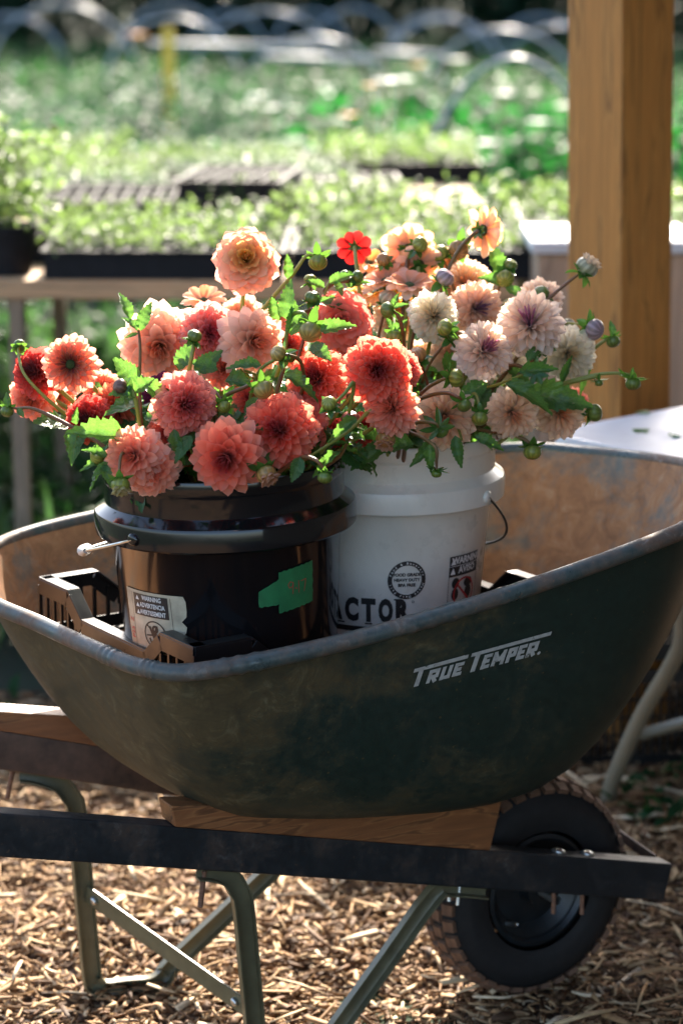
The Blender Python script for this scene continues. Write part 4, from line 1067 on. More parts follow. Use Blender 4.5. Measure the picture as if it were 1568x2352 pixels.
D('b', 690, 978, 150, 3.14, (.45, .0), 'deco', 'coralpink', 'pink coral dahlia tucked behind the largest one on its right')
D('b', 517, 1058, 150, 3.03, (-.18, -.38), 'loose', 'coral', 'pointed petalled coral dahlia drooping over the front of the black rim')
D('b', 300, 1048, 122, 3.05, (-.30, -.05), 'loose', 'salmon', 'salmon dahlia turned left above the left edge of the black rim')
D('b', 352, 1085, 112, 3.07, (.1, -.35), 'loose', 'salmon', 'salmon orange dahlia hanging over the rim, lowest on the left')
D('b', 196, 960, 100, 3.16, (-.3, .05), 'deco', 'redcoral', 'red orange dahlia above the dark glossy leaf at left')
D('b', 268, 935, 98, 3.20, (.1, -.2), 'ball', 'orange', 'orange dahlia half hidden behind crossing stems at left')
D('b', 236, 893, 80, 3.30, (0, .3), 'ball', 'salmon', 'pink peach dahlia peeping out above the hidden orange one')
D('b', 385, 995, 92, 3.12, (-.1, .1), 'deco', 'coral', 'coral dahlia below the right facing one, crossed by thin bud stems')
D('b', 425, 1030, 80, 3.16, (.1, .0), 'deco', 'coral', 'red coral dahlia in the shade beside the drooping pointed one')
D('b', 372, 905, 96, 3.18, (-.2, .1), 'deco', 'magenta', 'dark magenta dahlia, the only purple one, behind the coral pink')
D('b', 900, 938, 112, 3.13, (-.15, .05), 'ball', 'salmon', 'coral orange dahlia right below the round forward facing one')
D('b', 762, 1005, 88, 3.20, (.1, .1), 'deco', 'redcoral', 'dark red dahlia in the shade right of the largest coral')
D('b', 700, 1050, 80, 3.22, (.1, .1), 'deco', 'coralpink', 'small coral dahlia in the shade just above the black rim')
D('b', 830, 985, 70, 3.24, (.1, .1), 'deco', 'redcoral', 'deep red dahlia low between the two buckets')
# --- white bucket
D('w', 1020, 956, 130, 3.26, (.05, -.22), 'ball', 'creampink', 'cream pink ball dahlia just above the white bucket rim')
D('w', 1176, 948, 108, 3.30, (.08, -.25), 'ball', 'creampink', 'blush ball dahlia hanging over the right of the white rim')
D('w', 1284, 948, 104, 3.36, (.2, -.15), 'ball', 'creampink', 'blush white ball dahlia lowest on the right, crossed by a bud stem')
D('w', 1318, 925, 60, 3.48, (.3, .0), 'ball', 'coralpink', 'pink dahlia peeping out at the far right behind the blush one')
D('w', 1110, 806, 118, 3.28, (.28, .28), 'ball', 'lilac', 'blush ball dahlia with a plum heart at its upper right')
D('w', 1216, 746, 134, 3.32, (-.15, .38), 'ball', 'lilac', 'largest white ball dahlia with a lilac top, upper right')
D('w', 1304, 812, 108, 3.40, (.1, -.1), 'ball', 'cream', 'creamy white ball dahlia behind the green sepals at far right')
D('w', 994, 726, 104, 3.32, (-.1, .1), 'ball', 'cream', 'white dahlia with cream folds, lit on its left side')
D('w', 1092, 708, 108, 3.42, (.3, .0), 'ball', 'lilacfull', 'lilac ball dahlia behind the plum hearted one')
D('w', 1070, 652, 104, 3.50, (.0, .1), 'ball', 'creampink', 'cream peach ball dahlia above the lilac one')
D('w', 1030, 815, 78, 3.42, (.1, .0), 'ball', 'creampink', 'small cream dahlia in shade between the white and the plum hearted ones')
D('w', 1165, 838, 76, 3.42, (.2, .0), 'ball', 'cream', 'small cream dahlia under the largest white ball')
D('w', 1240, 690, 92, 3.48, (.1, .4), 'ball', 'lilac', 'white dahlia behind the largest white ball, at its top right')
D('w', 905, 735, 92, 3.46, (.0, .0), 'ball', 'creampink', 'pale blush dahlia behind the upright bud, left in the white bucket')
D('w', 1100, 860, 66, 3.36, (.0, -.2), 'ball', 'cream', 'little cream dahlia half hidden below the plum hearted one')
D('w', 940, 572, 104, 3.46, (.1, .35), 'semi', 'amberpink', 'pale pink and amber dahlia seen from behind, top of the white bucket', back=True)
D('w', 1110, 528, 96, 3.44, (.80, .15), 'semi', 'amberpink', 'amber dahlia in side view on the tallest stem', back=True)
D('w', 814, 567, 68, 3.42, (.0, .1), 'single', 'red', 'small red eight petalled dahlia seen from behind', back=True)
D('w', 848, 604, 78, 3.48, (.1, .80), 'semi', 'amberpink', 'peach dahlia right behind the small red one')
D('w', 885, 645, 96, 3.42, (-.25, .86), 'semi', 'peach', 'open cream peach dahlia left in the amber cluster')
D('w', 940, 655, 96, 3.38, (.1, .84), 'semi', 'peach', 'open cream and amber dahlia in the middle of the amber cluster')
D('w', 980, 625, 82, 3.48, (.35, .80), 'semi', 'amberpink', 'amber pink dahlia right in the amber cluster')
D('w', 1040, 600, 60, 3.52, (.2, .3), 'ball', 'amberpink', 'small amber pink dahlia below the striped yellow bud')
D('w', 822, 685, 54, 3.48, (.0, .0), 'ball', 'amber', 'small yellow amber dahlia low behind the ruffled coral one')
D('w', 925, 690, 70, 3.46, (.0, .88), 'semi', 'amber', 'yellow amber dahlia in shadow under the open cream ones')

D('w', 905, 608, 84, 3.46, (-.1, .86), 'semi', 'amberpink', 'soft peach dahlia between the small red one and the topmost pink amber one')
D('w', 962, 606, 88, 3.44, (.1, .60), 'semi', 'amberpink', 'peach pink dahlia right under the topmost pink amber one', back=True)
D('w', 862, 672, 78, 3.46, (-.3, .8), 'semi', 'amberpink', 'pale amber dahlia lowest left in the amber cluster')
D('w', 1000, 655, 70, 3.50, (.2, .7), 'semi', 'peach', 'cream peach dahlia between the amber cluster and the cream peach ball')
D('w', 1130, 770, 90, 3.46, (.1, .2), 'ball', 'cream', 'cream dahlia in the gap between the lilac and the largest white ball')
D('w', 960, 830, 84, 3.46, (.1, .1), 'ball', 'creampink', 'shaded blush dahlia behind the orange bud at the left of the white bucket')
D('b', 560, 720, 86, 3.36, (.1, .2), 'loose', 'peach', 'peach dahlia peeping between the pink and the turned peach ones')
D('b', 512, 842, 84, 3.22, (.1, .15), 'deco', 'salmon', 'salmon dahlia in the shade between the raspberry hearted and turned peach ones')
D('b', 575, 915, 80, 3.20, (-.1, .2), 'deco', 'coral', 'coral dahlia deep behind the drooping yellow bud with dark sepals')
D('b', 820, 795, 84, 3.30, (.2, .3), 'deco', 'coralpink', 'coral pink dahlia behind the round forward facing one at its upper left')
D('b', 130, 905, 74, 3.30, (.1, -.2), 'ball', 'salmon', 'pale salmon dahlia just behind the stems under the orange one')
D('b', 660, 790, 84, 3.32, (.1, .1), 'deco', 'coralpink', 'pink coral dahlia deep behind the yellow peach buds')
# --- buds and bud sprays
GR = (.20, .24, .05); YG = (.36, .36, .06); YP = (.56, .36, .10); OR = (.52, .24, .08); DR = (.20, .07, .05); LI = (.50, .34, .36); CR = (.62, .52, .34); RD = (.45, .12, .09)
b_ = bud
b_('b', 45, 792, 30, 3.22, (.0, .5, -.6), GR, .8, 'small green bud with pale sepals, topmost at the far left')
b_('b', 16, 946, 32, 3.16, (-.1, -.5, .2), GR, .9, 'green bud at the very left edge on a long arching stem', path=[(40, 938, 3.16), (75, 938, 3.15), (130, 962, 3.14), (200, 1000, 3.13), (260, 1040, 3.13)], leaves=[(18, 935, 3.15, -.1, 1, .2, 34, .6), (40, 938, 3.15, .5, -.6, .4, 30, .6), (170, 985, 3.12, -.2, -1, .5, 44, .6), (175, 975, 3.12, .1, 1, .5, 44, .45)])
b_('b', 275, 888, 40, 3.06, (-.7, .1, .5), DR, .25, 'dark reddish brown bud on a thin dark stem at left', path=[(296, 888, 3.06), (308, 905, 3.06), (318, 960, 3.07), (330, 1040, 3.1)], leaves=[(306, 900, 3.06, .9, .6, .2, 60, .7), (312, 912, 3.06, -1, .15, .3, 66, .7)])
b_('b', 222, 1048, 38, 3.07, (-.7, -.2, .6), YG, .5, 'yellow green bud left of the salmon dahlia near the rim', leaves=[(245, 1050, 3.06, -1, .5, .3, 60, .45), (250, 1062, 3.06, -.7, -.6, .4, 50, .5)])
b_('b', 277, 1115, 46, 3.02, (.1, -1, .3), YG, .6, 'half open yellow green bud hanging over the left of the black rim', open_=.5)
b_('b', 447, 770, 36, 3.10, (.3, .7, .3), GR, .9, 'dark green bud on a dark stem before the pink raspberry hearted dahlia', path=[(444, 795, 3.1), (438, 830, 3.1), (430, 875, 3.12)])
b_('b', 638, 810, 42, 3.08, (-.7, .4, .5), YP, .55, 'yellow peach bud beside the turned peach dahlia', path=[(660, 815, 3.08), (690, 830, 3.1), (700, 880, 3.14)])
b_('b', 606, 896, 50, 3.07, (.4, -.7, .5), YP, .6, 'drooping yellow bud with dark sepals at the bouquet centre', path=[(590, 878, 3.08), (560, 890, 3.1), (510, 915, 3.12), (500, 960, 3.15)])
b_('b', 515, 935, 34, 3.10, (.3, -.6, .4), YG, .7, 'small yellow green bud right of the coral pink dahlia')
b_('b', 755, 926, 38, 3.06, (-.2, .5, .8), YG, .8, 'olive bud above the pink coral dahlia behind the largest', path=[(790, 905, 3.08), (812, 880, 3.09), (800, 960, 3.12)])
b_('b', 612, 1090, 50, 3.03, (.5, -.75, .4), OR, .5, 'orange green bud lying on the black rim at centre', open_=.3)
b_('b', 746, 1098, 36, 3.02, (-.1, -1, .2), GR, .9, 'small green bud hanging over the right of the black rim', path=[(742, 1075, 3.02), (722, 1055, 3.02), (690, 1052, 3.04), (640, 1085, 3.08)])
b_('b', 806, 962, 48, 3.12, (.1, .8, .4), RD, .4, 'reddish bud pointing up left of the coral orange dahlia')
b_('b', 667, 816, 34, 3.12, (.6, .1, .4), GR, .9, 'round green bud just right of the yellow peach bud')
b_('b', 712, 763, 56, 3.14, (-.2, -.7, .5), YP, .7, 'large yellow peach bud nodding from a curved neck at centre', path=[(712, 738, 3.15), (695, 718, 3.15), (668, 725, 3.16), (658, 765, 3.17), (650, 850, 3.18)], leaves=[(660, 735, 3.16, -.05, 1, .25, 92, .50), (668, 770, 3.16, .2, .9, .3, 80, .6), (640, 735, 3.2, -.3, .9, .2, 60, .6), (735, 760, 3.13, 1, .35, .3, 78, .55), (715, 790, 3.12, .6, -.5, .6, 74, .6)])
b_('b', 700, 845, 36, 3.20, (.2, .6, .3), OR, .5, 'small orange bud in the shade above the coral red dahlia')
b_('b', 718, 682, 40, 3.20, (.1, .8, .3), GR, .8, 'green bud with purplish sepals above the centre', path=[(725, 710, 3.2), (700, 716, 3.18), (665, 732, 3.17), (650, 850, 3.18)], leaves=[(715, 705, 3.2, .9, .5, .4, 50, .5)])
b_('b', 730, 603, 46, 3.26, (.1, -.8, .3), YG, .5, 'yellow bud nodding from a thick yellow stem behind the centre', path=[(722, 585, 3.26), (702, 588, 3.26), (672, 630, 3.26), (630, 678, 3.26), (590, 725, 3.27)], leaves=[(660, 640, 3.25, .0, 1, .2, 60, .45)], name='dahlia_bud')
b_('b', 712, 640, 30, 3.30, (.0, 1, .1), YG, .4, 'yellow stemmed bud cut off behind the nodding one')
b_('w', 790, 632, 28, 3.30, (-.3, .3, .4), GR, 1, 'green bud left in the small cluster above the ruffled coral dahlia', path=[(800, 645, 3.3), (770, 648, 3.3), (745, 665, 3.3)], leaves=[(745, 660, 3.28, -1, .6, .2, 46, .5), (770, 645, 3.28, .4, -.8, .5, 46, .5)])
b_('w', 822, 634, 30, 3.30, (.5, .3, .4), GR, 1, 'green bud right in the small cluster above the ruffled coral dahlia', path=[(805, 640, 3.3), (770, 648, 3.3), (745, 665, 3.3)])
b_('w', 888, 712, 40, 3.22, (-.9, -.1, .3), GR, .9, 'plump green bud with flaring sepals on a curved amber stem', path=[(905, 715, 3.22), (916, 728, 3.22), (924, 760, 3.23), (928, 800, 3.26)], leaves=[(905, 708, 3.21, .8, .4, .4, 34, .45), (903, 700, 3.21, .3, 1, .3, 30, .45)])
b_('w', 906, 775, 42, 3.24, (.0, -.7, .5), YG, .7, 'yellow green bud in front of the pale blush dahlia', leaves=[(905, 760, 3.23, -.5, 1, .3, 38, .5), (908, 760, 3.23, .6, .8, .3, 38, .5)])
b_('w', 957, 815, 46, 3.26, (-.3, .6, .4), OR, .3, 'orange bud right above the round coral dahlia')
b_('w', 1048, 868, 46, 3.22, (.9, .0, .3), YG, .35, 'yellow bud turned right with dark sepals at its left', path=[(1020, 870, 3.22), (985, 888, 3.24), (950, 920, 3.28)])
b_('w', 940, 922, 40, 3.16, (.0, -.7, .5), YG, .8, 'green bud with star sepals above the orange coral dahlia', path=[(936, 903, 3.16), (925, 885, 3.17), (900, 900, 3.2)])
b_('w', 885, 1010, 48, 3.14, (-.1, -.75, .5), OR, .5, 'half open orange bud under the coral orange dahlia', open_=.35)
b_('w', 1012, 988, 40, 3.20, (.3, -.3, -.6), GR, 1, 'dark green bud seen from behind before the cream pink ball dahlia', path=[(998, 972, 3.19), (960, 970, 3.2), (925, 985, 3.24)], sep=1.5)
b_('w', 1066, 932, 36, 3.20, (.2, -.6, .3), GR, 1, 'dark green bud with spreading sepals at the end of an arched stem', path=[(1052, 912, 3.19), (1020, 902, 3.2), (975, 912, 3.22), (930, 935, 3.26)], sep=1.4)
b_('w', 1101, 962, 40, 3.24, (.0, -.8, .4), YG, .8, 'yellow green bud hanging right of the cream pink ball dahlia')
b_('w', 1002, 1088, 26, 3.16, (.0, -.7, -.2), GR, 1, 'tiny green bud dangling before the white bucket wall', path=[(1002, 1060, 3.16), (1000, 1030, 3.17), (970, 1005, 3.2), (935, 990, 3.24)], leaves=[(988, 1020, 3.15, -.05, -1, .2, 62, .5)], sep=1.7)
b_('w', 1022, 636, 48, 3.34, (.5, .6, .3), LI, .3, 'striped pink cream bud standing before the cream peach ball')
b_('w', 1020, 752, 42, 3.26, (-.7, .2, .4), YG, .4, 'yellow bud in front of the white cream dahlia')
b_('w', 1042, 768, 40, 3.28, (.4, .4, .3), GR, .5, 'pale green bud just right of the yellow one on the white dahlia')
b_('w', 1008, 580, 46, 3.44, (-.3, .5, .3), YG, .5, 'yellow green bud right of the amber pink flower')
b_('w', 1052, 574, 50, 3.44, (-.1, -.4, .5), OR, .4, 'striped orange yellow bud beside the tallest stem')
b_('w', 880, 595, 34, 3.42, (-.1, .3, .5), OR, .6, 'orange green bud under the pink and amber back view flower')
b_('w', 893, 685, 50, 3.40, (.2, .6, .3), CR, .4, 'cream bud below the amber cluster')
b_('w', 925, 540, 30, 3.48, (-.7, .4, .3), YG, .6, 'small bud at the left of the topmost amber pink flower')
b_('w', 965, 560, 40, 3.42, (.3, .3, .5), YG, .6, 'yellow green bud on the topmost amber pink flower')
b_('w', 1348, 612, 56, 3.42, (.55, .75, .2), CR, .45, 'opening cream bud on a long stem against the wooden post', path=[(1325, 632, 3.42), (1280, 668, 3.42), (1230, 715, 3.43), (1170, 790, 3.45)], open_=.4)
b_('w', 1366, 757, 52, 3.40, (.7, -.3, .5), LI, .2, 'lilac bud against the wooden post')
b_('w', 1408, 785, 34, 3.42, (.2, -.8, .3), GR, .8, 'small green bud right of the lilac one', path=[(1400, 775, 3.42), (1370, 795, 3.42), (1340, 825, 3.43), (1290, 870, 3.44)], leaves=[(1405, 770, 3.41, .0, 1, .2, 34, .6), (1345, 822, 3.42, -.1, -1, .4, 80, .35)])
b_('w', 1453, 882, 38, 3.36, (.0, -1, .2), GR, .8, 'green bud at the tip of the longest stem on the right', path=[(1450, 862, 3.36), (1425, 857, 3.36), (1370, 860, 3.36), (1300, 878, 3.37), (1200, 915, 3.38), (1110, 950, 3.40)], leaves=[(1452, 868, 3.35, .0, 1, .2, 26, .5), (1210, 905, 3.34, .95, -.1, .35, 150, .55), (1215, 880, 3.38, -.8, .6, .2, 70, .6), (1290, 880, 3.36, .3, .9, .2, 70, .3)], sep=1.5)
b_('w', 1375, 880, 20, 3.36, (.1, -1, .1), GR, 1, 'tiny bud hanging from the longest stem on the right', path=[(1372, 866, 3.36), (1350, 868, 3.36), (1300, 882, 3.37)], sep=1.6)
b_('w', 1367, 948, 44, 3.36, (.8, .1, .3), GR, .6, 'green bud before the corner of the white table', path=[(1345, 952, 3.36), (1300, 960, 3.37), (1230, 968, 3.38), (1150, 975, 3.40)])
b_('w', 1222, 1040, 44, 3.30, (.0, -1, .25), YG, .7, 'yellow green bud hanging over the rusty tray inside', path=[(1220, 1020, 3.30), (1195, 1005, 3.3), (1150, 995, 3.31), (1090, 985, 3.34)])
b_('w', 1168, 702, 44, 3.42, (-.5, .6, .3), GR, .6, 'green bud left of the largest white ball', path=[(1150, 740, 3.42), (1140, 790, 3.43), (1120, 850, 3.44)])
b_('w', 1172, 608, 34, 3.46, (.2, .4, .3), GR, .9, 'upper green bud of the cluster right of the amber stem', leaves=[(1150, 640, 3.47, -.2, 1, .2, 92, .5), (1155, 650, 3.46, -1, .4, .1, 60, .6), (1160, 660, 3.45, .9, -.4, .3, 64, .5)])
b_('w', 1160, 640, 44, 3.45, (.0, -.4, .6), YG, .6, 'lower yellow green bud of the cluster right of the amber stem')
b_('w', 1234, 862, 36, 3.30, (.2, -.2, -.4), GR, 1, 'dark green sepalled bud in the middle right of the bouquet', path=[(1212, 850, 3.3), (1180, 838, 3.31), (1120, 850, 3.34)], sep=1.5)
b_('w', 1250, 800, 36, 3.34, (.2, -.2, -.4), GR, 1, 'dark green bud before the creamy white ball dahlia', path=[(1235, 815, 3.34), (1200, 850, 3.36)], sep=1.4)
b_('w', 1306, 746, 36, 3.44, (.2, .3, .3), CR, .5, 'pale bud behind the right edge of the largest white ball')
b_('w', 1242, 672, 40, 3.44, (-.1, .4, .4), GR, .4, 'pale green bud above the largest white ball')

# --- leafy shoots: each a stem with leaves
def shoot(b, pts, leaves, label, red=False):
    P_ = [pt(*p) for p in pts]; foot = P_[-1]; root = empty('leafy_shoot', foot, label, 'leafy shoot', 'leafy shoots among the dahlias')
    cv = catmull([p - foot for p in P_], 5); mb = MB(); mb.tube(cv, [.0016 + .0014 * i / len(cv) for i in range(len(cv))], 6); mb.build('stem', STEMR if red else STEMG, root, smooth=True)
    for i, (lx, ly, lt, dx, dy, dz, L, wf) in enumerate(leaves):
        add_leaf(root, pt(lx, ly, lt) - foot, RGT * dx + UPV * dy - FWD * dz, L / FPX * lt, int(lx * 3 + ly) + i, up=-FWD * .8 + UPV * .4, wf=wf)
    return root
shoot('b', [(318, 758, 3.10), (322, 800, 3.10), (321, 900, 3.11), (328, 1000, 3.13), (350, 1090, 3.2)], [(322, 760, 3.1, .25, .97, .1, 74, .52), (316, 760, 3.1, -.55, .83, .0, 52, .45), (300, 735, 3.11, -.25, .97, .05, 74, .40), (318, 765, 3.09, -.9, -.3, .3, 36, .3), (318, 890, 3.10, -.55, .75, .3, 92, .66), (330, 880, 3.10, .75, -.5, .2, 104, .42), (330, 960, 3.1, .7, .1, .3, 70, .6)], 'tall red stemmed shoot with two sunlit leaves at its top', True)
shoot('b', [(400, 860, 3.18), (430, 900, 3.18), (480, 960, 3.2), (520, 1040, 3.25)], [(410, 850, 3.16, .3, .8, .3, 80, .6), (455, 855, 3.16, .5, .5, .3, 74, .7), (500, 850, 3.14, -.8, .3, .3, 70, .6), (520, 870, 3.14, .7, -.2, .5, 80, .6)], 'leafy shoot with broad lit leaves under the pink raspberry hearted dahlia')
shoot('b', [(560, 850, 3.14), (600, 870, 3.16), (640, 930, 3.2), (640, 1040, 3.3)], [(650, 860, 3.12, .9, -.35, .3, 92, .5), (600, 840, 3.12, -1, .1, .4, 80, .45), (560, 940, 3.11, .6, .1, .6, 90, .6), (540, 960, 3.11, -.3, -.9, .5, 80, .5), (580, 990, 3.12, .3, .5, .6, 70, .6)], 'leafy shoot filling the middle above the largest coral dahlia')
shoot('b', [(260, 1010, 3.10), (300, 1020, 3.12), (380, 1060, 3.18)], [(290, 1005, 3.07, -1, .12, .25, 145, .46), (268, 1050, 3.08, -1, -.2, .3, 90, .4), (235, 1070, 3.06, .4, -.6, .7, 70, .4)], 'shoot with one big dark glossy leaf left above the rim', True)
shoot('b', [(420, 1010, 3.08), (450, 1050, 3.1), (480, 1090, 3.16)], [(440, 1000, 3.06, -.5, -.7, .4, 74, .5), (400, 985, 3.06, .2, -1, .3, 80, .4), (470, 1010, 3.06, -.3, -.9, .5, 70, .45)], 'shaded shoot with small dark leaves beside the drooping coral dahlia')
shoot('b', [(690, 1060, 3.06), (740, 1030, 3.08), (800, 990, 3.1), (850, 940, 3.12)], [(690, 1050, 3.03, -.3, -.9, .4, 66, .6), (780, 1040, 3.05, -.6, -.5, .3, 90, .3), (820, 960, 3.08, -.8, -.5, .4, 80, .4)], 'shoot arching from the black rim towards the white bucket')
shoot('w', [(1200, 860, 3.28), (1150, 880, 3.3), (1100, 900, 3.34), (1040, 960, 3.42)], [(1190, 855, 3.27, 1, .1, .2, 96, .35), (1160, 880, 3.27, .9, -.35, .3, 120, .4), (1120, 880, 3.28, -.9, -.4, .3, 90, .5), (1210, 830, 3.3, .6, .8, .2, 66, .5)], 'dark green shoot spreading across the right of the bouquet')
shoot('w', [(1060, 1010, 3.22), (1050, 980, 3.26), (1030, 960, 3.34)], [(1045, 1000, 3.18, .15, -1, .2, 76, .45), (1090, 1000, 3.20, .9, -.35, .3, 70, .45), (1000, 1020, 3.2, -.6, -.4, .4, 70, .5), (950, 1020, 3.2, -.9, -.2, .4, 80, .6), (880, 1030, 3.2, -.7, -.3, .4, 80, .6)], 'dark leaves hanging over the white bucket rim')
shoot('w', [(760, 640, 3.3), (745, 680, 3.3), (740, 760, 3.32)], [(755, 650, 3.28, .9, .5, .2, 60, .5), (740, 690, 3.28, .9, -.2, .4, 60, .6), (800, 660, 3.3, .9, .5, .2, 50, .6)], 'thin shoot with curled little leaves above the ruffled coral dahlia')

# filler: nobody could count the inner leaves and stems
def fill(b, n, seed, name, label):
    B = BUCK[b]; rs = np.random.RandomState(seed); VV = []; FF = []; UU = []; k = 0
    for i in range(n):
        a = rs.uniform(0, 6.283); r = .170 * math.sqrt(rs.rand()); h = rs.rand(); zmax = .165 - (r / .215) ** 2 * .12
        p = Vector((B.x + r * math.cos(a) * (.75 + .5 * h), B.y + r * math.sin(a) * (.7 + .4 * h) + .02, B.z + .045 + h * zmax * .8))
        d = Vector((math.cos(a) * .8 + rs.normal(0, .5), math.sin(a) * .8 + rs.normal(0, .5), rs.uniform(-.5, .9)))
        M3 = frame(d, (rs.normal(0, .4), rs.normal(0, .4), 1)); L_ = rs.uniform(.030, .062); me_ = LM[i % 6]
        co = np.empty(len(me_.vertices) * 3, dtype=np.float32); me_.vertices.foreach_get('co', co); co = co.reshape(-1, 3) * np.array([L_ * .8, L_, L_])
        co = co @ np.array(M3).T + np.array(p); VV.append(co); q = np.array([tuple(f.vertices) for f in me_.polygons]); FF.append(q + k); k += len(co)
        UU.append(np.tile(np.array([[u, j / 18] for j in range(19) for u in (-1, -.5, 0, .5, 1)]), (1, 1)))
    me_ = npmesh(name, np.concatenate(VV), np.concatenate(FF), np.concatenate(UU)); me_.polygons.foreach_set('use_smooth', [True] * len(me_.polygons))
    o = link(name, me_, LEAF); prop(o, label, 'foliage', kind='stuff'); return o
FILL = foliage_mat('bouquet_leaf', [(0, (.02, .06, .015)), (.6, (.035, .10, .022)), (1, (.06, .14, .03))], (.16, .34, .04), .4, .3)
fill('b', 300, 31, 'bouquet_leaves', 'dense green dahlia leaves filling the inside of the black bucket bouquet')
fill('w', 270, 32, 'bouquet_leaves', 'dense green dahlia leaves filling the inside of the white bucket bouquet')
# ================================================================== timber post, and an unseen roof shaped to throw shade
post = empty('timber_post', (.535, 4.58, 0), 'square yellowish timber post standing right behind the white table', 'post', rotz=R(0))
mb = MB(); mb.box((0, 0, 1.30), (.139, .139, 2.60)); ob = mb.build('post_timber', POSTW, post, bevel=.003)
ob.location = (.015, .02, 0); ob.rotation_euler = (0, R(-1.7), R(40))
roof = empty('unseen_shade_roof', (0.80, -1.6, 2.55), 'plank roof out of view, its edges shaped to shade the right side', 'roof')  # unseen; edges set so its shade falls on table, wheel and ground
for k in range(35):
    mb = MB(); mb.box((2.1, .131 + k * .266, .10), (4.2, .260, .022)); mb.build('roof_plank', POSTW, roof)
for k in range(8):
    mb = MB(); mb.box((1.95, .2 + k * 1.28, .0), (4.5, .05, .16)); mb.build('rafter', POSTW, roof)
mb = MB(); mb.box((2.1, 4.6, -.17), (.09, 9.1, .17)); mb.build('beam', POSTW, roof)
shed = empty('sky_block_wall', (3.0, -1.6, 0), 'board wall out of view, added on the right to block sky light', 'wall')  # added out of view to cut sky light on the post's right face
for k in range(32):
    mb = MB(); mb.box((0, .131 + k * .266, 1.26), (.022, .260, 2.52)); mb.build('wall_board', BENCHL, shed)

# ================================================================== white folding table
C_ = Vector((.335, 4.035, .74)); E1 = Vector((.66, -.75, 0)).normalized(); E2 = Vector((.75, .66, 0)).normalized()
table = empty('folding_table', C_ - Vector((0, 0, .74)), 'white plastic folding table with a rounded corner, right of the wheelbarrow', 'table')
out = []; rr_ = .07; L1, L2 = 1.22, .62
for (cx_, cy_, a0) in ((rr_, rr_, 180), (L1 - rr_, rr_, 270), (L1 - rr_, L2 - rr_, 0), (rr_, L2 - rr_, 90)):
    for k in range(7):
        a = R(a0 + k * 15); out.append((cx_ + rr_ * math.cos(a), cy_ + rr_ * math.sin(a)))
def tt(p, z): return E1 * p[0] + E2 * p[1] + Vector((0, 0, z))
n = len(out); cm_ = (L1 / 2, L2 / 2)
def ins(p, k): return (p[0] + (cm_[0] - p[0]) * k, p[1] + (cm_[1] - p[1]) * k)
vs = []
for z, k in ((.700, .03), (.704, .0), (.731, .0), (.7385, .006), (.740, .02), (.7385, .035)): vs += [tt(ins(p, k), z) for p in out]
fs = [(i * n + k, i * n + (k + 1) % n, (i + 1) * n + (k + 1) % n, (i + 1) * n + k) for i in range(5) for k in range(n)] + [tuple(range(5 * n, 6 * n)), tuple(reversed(range(n)))]
mb = MB(); mb.add(vs, fs); mb.build('tabletop', TABLEW, table, auto=40)
lgs = [[(1397, 1868, 4.45), (1405, 1800, 4.40), (1470, 1650, 4.30), (1545, 1520, 4.2), (1566, 1450, 4.16), (1568, 1250, 4.1), (1570, 1120, 4.05)]]
org = table.location
mb = MB(); mb.tube(catmull([pt(*p) - org for p in lgs[0]], 6), .0145, 12); mb.build('table_leg', TUBE, table, smooth=True)
mb = MB(); mb.tube([pt(1470, 1688, 4.42) - org, pt(1640, 1640, 4.36) - org], .011, 10); mb.build('leg_brace', TUBE, table, smooth=True)

for k, (px, py, sz, lab) in enumerate(((1492, 948, .030, 'upper scrap of green leaf lying on the white table'), (1470, 985, .034, 'lower scrap of green leaf lying on the white table near the bud'), (1535, 1000, .026, 'scrap of leaf lying on the white table at the right edge'))):
    p = pZ(px, py, .7412); sc_ = bpy.data.objects.new('leaf_scrap', LM[k]); COL.objects.link(sc_); sc_.location = p; sc_.rotation_euler = (0, 0, 1.1 + k * 2); sc_.scale = (sz, sz, sz * .5)
    prop(sc_, lab, 'leaf scrap', 'leaf scraps on the white table')
# ================================================================== black crates under the table
for i, (cx_, cy_, cz_, ry, lab) in enumerate(((.725, 4.60, .004, 5, 'lower black mesh crate in the shade under the white table'), (.74, 4.615, .218, 2, 'upper black mesh crate stacked in the shade under the white table'))):
    cr = empty('storage_crate', (cx_, cy_, cz_), lab, 'crate', 'black crates stacked under the table', rotz=R(ry)); L, W_c, Hc = .60, .38, .205
    mb = MB(); mb.box((0, 0, .006), (L, W_c, .010)); mb.build('crate_floor', CRATEP, cr)
    for (ox, oy, dx, dy, LL) in ((-L / 2, -W_c / 2, 1, 0, L), (L / 2, -W_c / 2, 0, 1, W_c), (-L / 2, W_c / 2, 1, 0, L), (-L / 2, -W_c / 2, 0, 1, W_c)):
        mb = MB(); e = Vector((ox + dx * LL, oy + dy * LL, 0)); s_ = Vector((ox, oy, 0)); z = Vector((0, 0, 1))
        for zz, h in ((.022, .03), (Hc - .014, .026), (.075, .004), (.11, .004), (.145, .004)): mb.beam(s_ + z * zz, e + z * zz, .006, h)
        for k in range(int(LL / .015) + 1):
            q = s_.lerp(e, k / int(LL / .015)); mb.beam(q + z * .03, q + z * (Hc - .02), .009, .005, up=(dx, dy, .01))
        mb.build('mesh_wall', CRATEP, cr)

